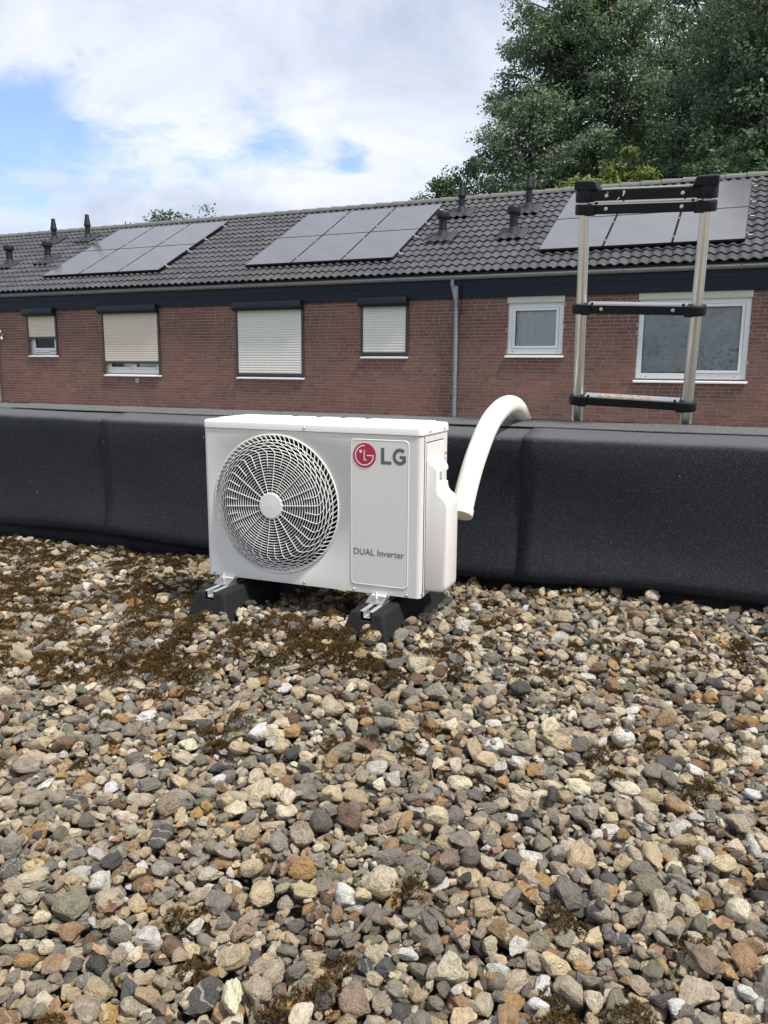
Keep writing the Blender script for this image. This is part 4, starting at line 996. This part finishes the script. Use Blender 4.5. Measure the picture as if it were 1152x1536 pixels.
# fascia, soffit joint, gutter
fas = hb(MB().box(HX0_, -4.93, HYW-.052, HYW+.05, ztop-.004, zg-.045), 'fascia', M_fascia, bevel=.002)
hb(MB().box(-4.922, HX1_, HYW-.052, HYW+.05, ztop-.004, zg-.045), 'fascia', M_fascia, bevel=.002)
hb(MB().box(HX0_, HX1_, HYW-.062, HYW-.0525, ztop+.20, zg-.05), 'upper_board', M_fascia)
GYc, GR = Yg+.062, .062
gp = [(GYc-GR*math.cos(R(a)), zg-.006-GR*1.05*math.sin(R(a))) for a in range(0, 181, 15)]
vs = []; fs = []
for x in (HX0_-.05, HX1_+.05): vs += [(x, y, z) for y, z in gp]
k = len(gp); fs = [(j, j+1, k+j+1, k+j) for j in range(k-1)]
gut = hb(MB().add(vs, fs), 'gutter', M_zinc, smooth=True, angle=80); sm = gut.modifiers.new('thick', 'SOLIDIFY'); sm.thickness = .003
MB().tube([(HX0_-.05, Yg-.003, zg-.004), (HX1_+.05, Yg-.003, zg-.004)], .0095, 10).build('rolled_lip', M_zincpipe, gut, smooth=True)
bkm = MB(); bp_ = [(GYc-(GR+.003)*math.cos(R(a)), zg-.006-(GR*1.05+.003)*math.sin(R(a))) for a in range(-8, 165, 12)]
vs = []
for x in (-.011, .011): vs += [(x, y, z) for y, z in bp_]
k = len(bp_); bkm.add(vs, [(j, j+1, k+j+1, k+j) for j in range(k-1)]); bme = bkm.mesh('gutter_bracket'); bme.materials.append(M_zinc)
x = -22.6
while x < 4.8: inst('gutter_bracket', bme, gut, (x, 0, 0)); x += .605
# downpipes
def downpipe(x):
    pts = [(x-.02, GYc, zg-.06), (x-.02, GYc, zg-.16), (x, GYc+.01, zg-.24), (x+.045, HYW-.075, zg-.44), (x+.055, HYW-.07, zg-.56), (x+.055, HYW-.07, GZ)]
    o = hb(MB().tube(bez(pts, 40), .040, 16), 'downpipe', M_zincpipe, smooth=True, angle=70)
    for z in (zg-.66, zg-.86, zg-2.02, -1.9):
        MB().lathe([(.0405, z-.02), (.0455, z-.018), (.0455, z+.018), (.0405, z+.02)], (x+.055, HYW-.07, 0), 18).build('pipe_socket', M_zincpipe, o, smooth=True, angle=50)
    return o
downpipe(-5.06); downpipe(-16.98)
hb(MB().tube([(-4.905, HYW-.066, ztop-.30), (-4.905, HYW-.066, zg-.05)], .006, 8), 'cable', M_blackpl)
# roof: boarding, tiles, ridge
slab = MB().add([rp(HX0_-.1, -.02, -.06), rp(HX1_+.1, -.02, -.06), rp(HX1_+.1, SR, -.06), rp(HX0_-.1, SR, -.06), rp(HX0_-.1, -.02, -.005), rp(HX1_+.1, -.02, -.005), rp(HX1_+.1, SR, -.005), rp(HX0_-.1, SR, -.005)], [(0,3,2,1),(4,5,6,7),(0,1,5,4),(1,2,6,5),(2,3,7,6),(3,0,4,7)])
slab.add([(HX0_-.1, ridgeY, ridgeZ), (HX1_+.1, ridgeY, ridgeZ), (HX1_+.1, rearY, RZ), (HX0_-.1, rearY, RZ)], [(0, 1, 2, 3)])
roof = hb(slab, 'roof', M_underlay)
TW, NR = .340, 14; GA = (SR-.02)/NR; TL = GA+.075
def tileverts():
    vs = []; fs = []; n = 16
    for e in range(2):
        for k_ in range(n+1):
            u = k_/n*2; h = .036*(.5+.5*math.cos(2*PI*(u-.30)))**.85
            y = e*TL; lift = .030*(1-e) + .004
            vs.append((k_/n*(TW+.004), y, h+lift))
    for k_ in range(n): fs.append((k_, k_+1, n+1+k_+1, n+1+k_))
    b = len(vs)
    for k_ in range(n+1): x, y, z = vs[k_]; vs.append((x, y+.004, z-.020))
    for k_ in range(n): fs.append((k_+1, k_, b+k_, b+k_+1))
    return vs, fs
tv, tf = tileverts()
tme = MB().add(tv, tf).mesh('roof_tile'); tme.materials.append(M_tile); tme.polygons.foreach_set('use_smooth', [True]*len(tme.polygons)); tme.set_sharp_from_angle(angle=R(45))
tiles = []; tr_ = random.Random(4)
nc = int((HX1_-HX0_)/TW)+1
for r in range(NR):
    for c in range(nc): tiles.append((HX0_-.05+c*TW, -.055+r*GA))
tsc = []
ARR = [(-15.70, -12.19), (-9.91, -6.48), (-3.62, -.20)]
for x, s in tiles:
    X, Y, Wd = proj(rp(x+TW/2, s+GA/2, .03)); hid = any(a+.05 < x and x+TW < b-.05 and .72 < s < 3.4 for a, b in ARR)
    tsc.append(-1 if hid or not (0 < X < 1152) else 1/Wd)
top = set(np.argsort(-np.array(tsc))[:300].tolist())
rest = MB(); rotq = (AL, 0, 0)
for i, (x, s) in enumerate(tiles):
    jx, jn, js = tr_.uniform(-.0015, .0015), tr_.uniform(-.002, .002), tr_.uniform(-.004, .004)
    if i in top: inst('roof_tile', tme, roof, rp(x+jx, s+js, jn), rotq)
    else: rest.add([rp(x+jx+v[0], s+js+v[1], jn+v[2]) for v in tv], tf)
ro_ = rest.build('tiling', M_tileI, roof, smooth=True, angle=45); ro_['kind'] = 'stuff'
rm = MB(); vs = []; fs = []; n = 9
for e, (x, k_) in enumerate(((0, 1.08), (.06, 1.06), (.44, .93))):
    for j in range(n+1):
        a = PI*j/n; vs.append((x, -.115*k_*math.cos(a), .105*k_*math.sin(a)-.045))
for e in range(2):
    for j in range(n): q = e*(n+1)+j; fs.append((q, q+1, q+n+2, q+n+1))
rme = rm.add(vs, fs).mesh('ridge_tile'); rme.materials.append(M_ridge); rme.polygons.foreach_set('use_smooth', [True]*len(rme.polygons))
rme2 = rme
x = HX0_-.1
while x < HX1_:
    o = inst('ridge_tile', rme, roof, (x, ridgeY, ridgeZ+.045)); o.rotation_euler = (0, R(.6), 0); x += .40
# windows
def window(key, kind, frac=1.0, slat=None):
    a, b, c, d = WIN[key]
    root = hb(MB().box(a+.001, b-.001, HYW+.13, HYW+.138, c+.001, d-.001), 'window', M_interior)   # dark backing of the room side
    win = root
    # sill
    yf = HYW-.045
    MB().add([(a-.03, yf, c-.052), (b+.03, yf, c-.052), (b+.03, HYW+.10, c-.010), (a-.03, HYW+.10, c-.010), (a-.03, yf, c-.022), (b+.03, yf, c-.022), (b+.03, HYW+.10, c+.012), (a-.03, HYW+.10, c+.012)], [(0,3,2,1),(4,5,6,7),(0,1,5,4),(1,2,6,5),(2,3,7,6),(3,0,4,7)]).build('sill', M_frame, win, bevel=.003)
    y0 = HYW+(.030 if kind == 'plain' else .055); t = .085
    zt_ = d-.115 if kind == 'plain' else d
    fr = MB()
    fr.box(a+.002, a+t, y0, y0+.06, c+.013, zt_); fr.box(b-t, b-.002, y0, y0+.06, c+.013, zt_); fr.box(a+t, b-t, y0, y0+.06, c+.013, c+t+.025); fr.box(a+t, b-t, y0, y0+.06, zt_-t, zt_)
    fro = fr.build('frame', M_frame, win, bevel=.004)
    fields = [(a+t, b-t)] if key in ('w5', 'w1', 'w4') else [(a+t, (a+b)/2-.035), ((a+b)/2+.035, b-t)]
    if len(fields) == 2: MB().box((a+b)/2-.035, (a+b)/2+.035, y0, y0+.06, c+t+.025, zt_-t).build('mullion', M_frame, win, bevel=.004)
    for i, (p, q) in enumerate(fields):
        z0, z1 = c+t+.025, zt_-t; e = .052
        if not (key == 'w6' and i == 0):
            sf = MB(); ys = y0-.012
            sf.box(p+.004, p+e, ys, ys+.06, z0+.004, z1-.004); sf.box(q-e, q-.004, ys, ys+.06, z0+.004, z1-.004); sf.box(p+e, q-e, ys, ys+.06, z0+.004, z0+e); sf.box(p+e, q-e, ys, ys+.06, z1-e, z1-.004)
            sf.build('sash', M_frame, win, bevel=.005); p, q, z0, z1 = p+e, q-e, z0+e, z1-e
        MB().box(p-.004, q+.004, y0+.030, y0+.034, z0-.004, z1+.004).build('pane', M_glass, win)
        for gx0, gx1, gz0, gz1 in ((p, q, z0, z0+.006), (p, q, z1-.006, z1), (p, p+.006, z0, z1), (q-.006, q, z0, z1)):
            MB().box(gx0, gx1, y0+.022, y0+.0295, gz0, gz1).build('gasket', M_blackpl, win)
        nx_, nz_ = 60, 40; vs = []; fs = []
        if kind == 'plain':
            film = key == 'w6'; rw = random.Random(40 + i); bub = [(rw.uniform(p, q), z0+(z1-z0)*abs(rw.gauss(0, .24)), rw.uniform(.010, .028)) for _ in range(46)] if film else []
            for bx0 in (((p+q)/2+.12, z0+(z1-z0)*.72, .05),) if film and i == 0 else (): bub.append(bx0)
            if film: nx_, nz_ = 120, 150
            for ii in range(nx_+1):
                for jj in range(nz_+1):
                    x = p+(q-p)*ii/nx_; z = z0+(z1-z0)*jj/nz_; u, v = ii/nx_, jj/nz_
                    if film:
                        ang = math.atan2(z-z1-.05, x-(q if i else p)); yy_ = .012*math.sin(ang*17+3*i)*v + .006*math.sin(u*9+v*14+i) + .004*math.sin(u*31-v*17)
                        for bx_, bz_, br2 in bub:
                            dd = ((x-bx_)**2+((z-bz_)*1.15)**2)/(br2*br2)
                            if dd < 1: yy_ -= .05*(1-dd)**.5
                    else: yy_ = .040*math.sin(u*34+1.5*math.sin(v*3)) *(.6+.4*math.cos(u*4)) + .010*math.sin(u*90)*(u > .45 and u < .8) - .02*u*v
                    vs.append((x, y0+.072+.5*yy_, z))
            for ii in range(nx_):
                for jj in range(nz_): a_ = ii*(nz_+1)+jj; fs.append((a_, a_+nz_+1, a_+nz_+2, a_+1))
            MB().add(vs, fs).build('film' if film else 'curtain', M_film if film else M_curtain, win, smooth=True, angle=70)
    if kind == 'plain':
        MB().box(a-.012, b+.012, HYW-.018, HYW+.09, d-.118, d-.006).build('head_board', M_beige, win, bevel=.003)
        for f_ in (.06, .5, .94): inst('screw', scr, win, (a+(b-a)*f_, HYW-.0182, d-.09), None, (1.6, 1, 1.6))
        for f_ in (.1, .9): MB().box(a+(b-a)*f_-.014, a+(b-a)*f_+.014, y0-.003, y0+.002, c+.055, c+.062).build('drain_slot', M_anthr, win)
    else:
        # roller shutter: box, guides, slats, end bar
        gz = ztop-.135 if key in ('w1', 'w3') else ztop-.125
        bh = .185
        box = MB().prism([(HYW-.002, gz), (HYW-.125, gz), (HYW-.165, gz+.05), (HYW-.165, gz+bh-.03), (HYW-.135, gz+bh), (HYW-.054, gz+bh)], 'x', a-.035, b+.035)
        box.build('shutter_box', M_boxdark, win, bevel=.004)
        gb = c+.016
        for x in (a-.028, b-.022): MB().box(x, x+.050, HYW-.030, HYW-.003, gb-.03, gz-.001).build('guide_rail', M_anthr, win, bevel=.003)
        zb = gb if frac >= 1 else gz-(gz-gb)*frac
        MB().box(a+.023, b-.023, HYW-.024, HYW-.010, zb, zb+.050).build('end_bar', M_anthr, win, bevel=.003)
        sh = .052; zc = zb+.052
        sp = [(HYW-.0165, 0), (HYW-.0195, .005), (HYW-.0215, .017), (HYW-.022, .027), (HYW-.0210, .040), (HYW-.0185, .048), (HYW-.0165, .0505), (HYW-.010, .0505), (HYW-.010, 0)]
        sme = MB().prism(sp, 'x', a+.024, b-.024).mesh('slat'); sme.materials.append(slat); sme.polygons.foreach_set('use_smooth', [True]*len(sme.polygons)); sme.set_sharp_from_angle(angle=R(40))
        while zc < gz+.0: inst('slat', sme, win, (0, 0, zc)); zc += sh
    return win
window('w1', 'shutter', .60, M_slatA); window('w2', 'shutter', .835, M_slatA); window('w3', 'shutter', 1, M_slatB); window('w4', 'shutter', 1, M_slatB)
window('w5', 'plain'); window('w6', 'plain')
# cable lying on the sill of the far left window
hb(MB().tube(bez([(-15.7, HYW-.01, .245+ZC), (-15.5, HYW-.03, .275+ZC), (-15.3, HYW-.03, .262+ZC), (-15.1, HYW-.02, .29+ZC), (-15.0, HYW-.01, .27+ZC)], 30), .007, 6), 'cable', M_blackpl)
# sensor lamp on the wall, far left
lamp = tag(empty('wall_lamp', (-16.72, HYW, .70+ZC)), 'small grey sensor lamp on the brick wall at the far left', 'lamp')
MB().box(-.06, .06, -.03, 0, -.03, .03).build('bracket', M_zinc, lamp, bevel=.006); MB().lathe([(.03, 0), (.05, .03), (.055, .10), (.0, .105)], (-.03, -.03, .06), 16, 'y', cap=False).build('lamp_head', M_frame, lamp, smooth=True); MB().lathe([(.0, -.04), (.025, -.03), (.03, 0), (.025, .03), (.0, .04)], (.02, -.07, -.09), 14, cap=False).build('sensor', M_frame, lamp, smooth=True); MB().tube([(.02, -.03, 0), (.02, -.07, -.06)], .012, 8).build('arm', M_zinc, lamp)
# square vent plate under the second window
vp = tag(empty('wall_vent', (-12.62, HYW, -.36+ZC)), 'small round grey wall vent below the half open shutter window', 'vent')
MB().lathe([(.055, 0), (.055, .012), (.045, .016), (.042, .006), (.0, .006)], (0, 0, 0), 18, 'y', cap=False).build('rim', M_beige, vp, smooth=True); MB().box(-.04, .04, -.014, -.008, -.006, .006).build('flap', M_anthr, vp)

# solar arrays
def rpl(s, n): return (Yg + s*CA - n*SA, RZ + s*SA + n*CA)
LBL = ['solar array farthest left, beside the roof vents and below the small distant tree', 'middle solar array above the two closed roller shutters', 'right solar array partly hidden behind the ladder']
for ai, (a, b) in enumerate(ARR):
    s0, s1 = .64, 3.78; N0 = .115
    y, z = rpl(s0, N0); root = tag(empty('solar_array', (a, y, z)), LBL[ai], 'solar array', 'solar arrays on the tiled roof'); root.rotation_euler = (AL, 0, 0)
    pwid = (b-a-.04)/3; ph = (s1-s0-.02)/2
    gl = MB().box(.012, pwid-.012, .012, ph-.012, -.020, -.0008).mesh('glass'); gl.materials.append(M_panel)
    fm = MB(); fm.box(0, pwid, 0, .012, -.035, 0); fm.box(0, pwid, ph-.012, ph, -.035, 0); fm.box(0, .012, .012, ph-.012, -.035, 0); fm.box(pwid-.012, pwid, .012, ph-.012, -.035, 0)
    fme = fm.mesh('solar_panel'); fme.materials.append(M_pframe)
    for i in range(3):
        for j in range(2):
            p = inst('solar_panel', fme, root, (i*(pwid+.02), j*(ph+.02), 0)); inst('glass', gl, p)
    for s_ in (.28, 1.20, 1.95, 2.85):
        rl = MB().box(-.05, b-a+.10, s_-.02, s_+.02, -.076, -.037).build('mounting_rail', M_alurail, root)
        if s_: MB().box(b-a+.002, b-a+.03, s_-.02, s_+.02, -.037, .004).build('end_clamp', M_alurail, rl)
        for xx in (.35, 1.75, b-a-.3, b-a+.06):
            MB().box(xx-.018, xx+.018, s_-.03, s_+.05, -.13, -.0765).build('roof_hook', M_alurail, rl)
        for i in (1, 2): MB().box(i*(pwid+.02)-.018, i*(pwid+.02)-.002, s_-.025, s_+.025, -.036, .002).build('mid_clamp', M_alurail, rl)

# roof vents
def vent(x, s, h, tall, label):
    y, z = rpl(s, .02); root = tag(empty('roof_vent', (x, y, z)), label, 'roof vent', 'vent pipes on the tiled roof')
    vs = []; fs = []; n = 12
    for i in range(n+1):
        for j in range(n+1):
            u, v = (i/n-.5)*.56, (j/n-.5)*.56; e = 1 - max(abs(i/n-.5), abs(j/n-.5))*2
            wav = .022*math.cos(2*PI*(u/.165))*(1 if e < .35 else .2)
            ny_, nz_ = v*CA - (.05+.03*e+wav)*SA, v*SA + (.05+.03*e+wav)*CA
            vs.append((u, ny_, nz_))
    for i in range(n):
        for j in range(n): a_ = i*(n+1)+j; fs.append((a_, a_+1, a_+n+2, a_+n+1))
    fl = MB().add(vs, fs).build('flashing', M_lead, root, smooth=True, angle=80); sm = fl.modifiers.new('thick', 'SOLIDIFY'); sm.thickness = .01
    MB().lathe([(.12, -.02), (.105, .06), (.085, .14), (.082, .165)], (0, 0, 0), 20, cap=False).build('collar', M_lead, root, smooth=True, angle=60)
    if tall:
        MB().lathe([(.066, .0), (.066, h-.30)], (0, 0, 0), 20).build('pipe', M_vent, root, smooth=True, angle=60)
        cp_ = MB().lathe([(.068, h-.31), (.088, h-.30), (.092, h-.27), (.088, h-.25), (.074, h-.20), (.066, h-.12), (.060, h-.10)], (0, 0, 0), 20).build('cap', M_vent, root, smooth=True, angle=50)
        for k_ in range(4): MB().lathe([(.058, h-.095+k_*.024), (.050, h-.080+k_*.024), (.044, h-.078+k_*.024)], (0, 0, 0), 18).build('louvre', M_vent, cp_, smooth=True, angle=40)
        MB().tube([(0, 0, h-.12), (0, 0, h+.01)], .022, 8).build('cap_core', M_vent, cp_)
    else:
        MB().lathe([(.082, .0), (.082, h-.11)], (0, 0, 0), 20).build('pipe', M_vent, root, smooth=True, angle=60)
        cp_ = MB().lathe([(.084, h-.14), (.118, h-.13), (.124, h-.115), (.124, h-.012), (.116, h), (.04, h+.006)], (0, 0, 0), 22).build('cap', M_vent, root, smooth=True, angle=45)
        for k_ in range(14):
            a_ = 2*PI*k_/14; MB().box(-.006, .006, -.005, .005, h-.10, h-.025).build('fin', M_lead, cp_).matrix_local = Matrix.Rotation(a_, 4, 'Z') @ Matrix.Translation((.125, 0, 0))
VENTS = [(-17.85, 1.72, .52, 0, 'short vent pipe with broad cap at the far left of the roof'), (-16.63, 1.86, .50, 0, 'short vent pipe with broad cap close left of the left solar array'), (-17.78, 3.42, .62, 1, 'slim tall vent pipe near the ridge, leftmost of the tall ones'), (-16.53, 3.38, .66, 1, 'slim tall vent pipe near the ridge close to the left solar array'),
         (-5.84, 1.77, .52, 0, 'short vent pipe with broad cap beside the middle solar array'), (-5.89, 3.22, .66, 1, 'slim tall vent pipe near the ridge beside the middle solar array'), (-4.36, 1.70, .54, 0, 'short vent pipe with broad cap close left of the right solar array'), (-4.40, 3.12, .74, 1, 'slim tall vent pipe near the ridge close left of the right solar array')]
for v in VENTS: vent(*v)

# ================================================================== TREES
def tree(name, label, x, y, h, tr, lobes, nleaf, ls, mat, seed, clr=.55, group=None, gap_=0.0):
    r_ = np.random.default_rng(seed); root = tag(empty(name, (x, y, GZ)), label, 'tree', group)
    tk = MB(); npt = 8
    pts = [Vector((.25*math.sin(i*1.3+seed)*i/npt, .25*math.cos(i*1.7+seed)*i/npt, h*.86*i/npt)) for i in range(npt+1)]
    tk.tube(pts, [tr*(1-.88*i/npt)+.02 for i in range(npt+1)], 10)
    C = []; 
    for (lx, ly, lz, rx, ry, rz) in lobes:
        base = pts[min(npt, max(1, int((lz-.9*rz*.6)/(h*.86)*npt)))]
        cen = Vector((lx, ly, lz)); mid_ = (base+cen)/2 + Vector((0, 0, -.25))
        tk.tube([base, mid_, cen], [tr*.32+.01, tr*.20+.01, .03], 6)
        nc_ = max(10, int(46*(rx*ry*rz)**(1/3)/2.0*(rx*rz)**.5/2.0))
        d = r_.normal(size=(nc_, 3)); d /= np.linalg.norm(d, axis=1)[:, None]; rad = r_.uniform(.25, 1.06, nc_)**.42
        P = np.stack([lx+d[:, 0]*rad*rx, ly+d[:, 1]*rad*ry, lz+d[:, 2]*rad*rz], 1)
        for q in P:
            C.append(q)
            if r_.uniform() < .55: tk.tube([cen.lerp(Vector(q), .15), cen.lerp(Vector(q), .6)+Vector((0, 0, .12)), Vector(q)], [.035, .022, .008], 4)
    C = np.array(C); w_ = r_.uniform(.35, 1.5, len(C)); w_ /= w_.sum()
    ci = r_.choice(len(C), nleaf, p=w_); cr = r_.uniform(.6, 1.25, len(C))*clr
    d = r_.normal(size=(nleaf, 3)); d /= np.linalg.norm(d, axis=1)[:, None]; rad = r_.uniform(0, 1, nleaf)**.5
    off = d*(rad*cr[ci])[:, None]; off[:, 2] *= .62
    P = C[ci]+off
    nrm = d*.5 + r_.normal(0, .55, (nleaf, 3)) + np.array([0, 0, .55]); nrm /= np.linalg.norm(nrm, axis=1)[:, None]
    t1 = np.cross(nrm, r_.normal(size=(nleaf, 3))); t1 /= np.linalg.norm(t1, axis=1)[:, None]; t2 = np.cross(nrm, t1)
    s = ls*r_.uniform(.6, 1.35, nleaf)[:, None]
    V = np.stack([P-t1*s*.55, P-t2*s*.30-nrm*s*.06, P+t1*s*.55, P+t2*s*.30-nrm*s*.06], 1).reshape(-1, 3)
    F = np.arange(4*nleaf).reshape(-1, 4)
    tk.build('trunk', M_bark, root, smooth=True, angle=60)
    link('crown', npmesh('crown', V, F, mat), None, root)
    return root
G = GZ
def lob(h0, h1, n, rad, seed, sq=1.0, lean=(0, 0)):
    """lobes stacked around the stem between two heights; rad(t) gives the crown's radius"""
    r_ = random.Random(seed); out = []
    for i in range(n):
        t = (i+.5)/n; z = h0+(h1-h0)*t; R_ = rad(t)
        k_ = max(1, int(round(2+R_*1.15)))
        for j in range(k_):
            a = 2*PI*j/k_ + i*1.1 + r_.uniform(-.35, .35); q = R_*r_.uniform(.50, .72); s_ = R_*r_.uniform(.34, .5)+.35
            out.append((q*math.cos(a)+lean[0]*t, q*math.sin(a)*sq+lean[1]*t, z+r_.uniform(-.5, .5), s_, s_, s_*r_.uniform(.75, 1.05)))
        out.append((lean[0]*t, lean[1]*t, z, R_*.45+.3, R_*.45+.3, (h1-h0)/n*.8))
    return out
tree('deciduous_tree', 'tall dark green tree left of the big trees, rising out of the frame', -6.9, 31.5, 18.5, .32, lob(4.5, 18.5, 8, lambda t: 4.45*(1-t)**.55+.6, 1, lean=(.8, 0)), 300000, .115, M_leafD, 21, .62, 'tall trees behind the house')
tree('deciduous_tree', 'tall dark green tree in the middle of the big trees behind the right solar array', -1.8, 35.0, 20.5, .34, lob(4.5, 20.5, 8, lambda t: 4.6*(1-t)**.5+.6, 2), 250000, .125, M_leafD, 22, .65, 'tall trees behind the house')
tree('deciduous_tree', 'very dark tall tree at the right edge of the picture', 1.6, 28.0, 18.0, .34, lob(4, 18, 8, lambda t: 3.9*math.sin(PI*min(1, .25+t*.72))**.6+.5, 3), 240000, .115, M_leafD, 23, .6, 'tall trees behind the house')
tree('deciduous_tree', 'slender tree with loose lighter foliage at the left foot of the big trees', -10.35, 29.0, 10.9, .14, lob(4.5, 10.5, 4, lambda t: 2.4*(1-t)**.6+.4, 4), 30000, .115, M_leafM, 24, .5, 'smaller trees behind the ridge')
tree('deciduous_tree', 'bright yellow green tree top above the ridge left of the ladder cap', -4.85, 24.0, 8.75, .12, lob(4, 8.4, 4, lambda t: 1.1*(1-t)**.5+.3, 5), 15000, .13, M_leafL, 25, .4, 'smaller trees behind the ridge')
tree('deciduous_tree', 'bright yellow green tree top showing between the two ladder caps', -3.4, 24.5, 9.75, .12, lob(4, 9.3, 4, lambda t: 1.4*(1-t)**.5+.35, 6), 19000, .13, M_leafL, 26, .42, 'smaller trees behind the ridge')
tree('deciduous_tree', 'mid green bushy tree top above the ridge right of the ladder', -.4, 24.0, 9.6, .12, lob(4, 9.3, 4, lambda t: 1.9*(1-t)**.5+.4, 8), 22000, .13, M_leafM, 27, .45, 'smaller trees behind the ridge')
tree('deciduous_tree', 'small distant round tree top behind the ridge beside the left solar array', -32.6, 42.0, 12.7, .2, lob(6, 11.9, 4, lambda t: 4.6*(1-t)**.3+.6, 9), 42000, .2, M_leafM, 28, .7, 'smaller trees behind the ridge')
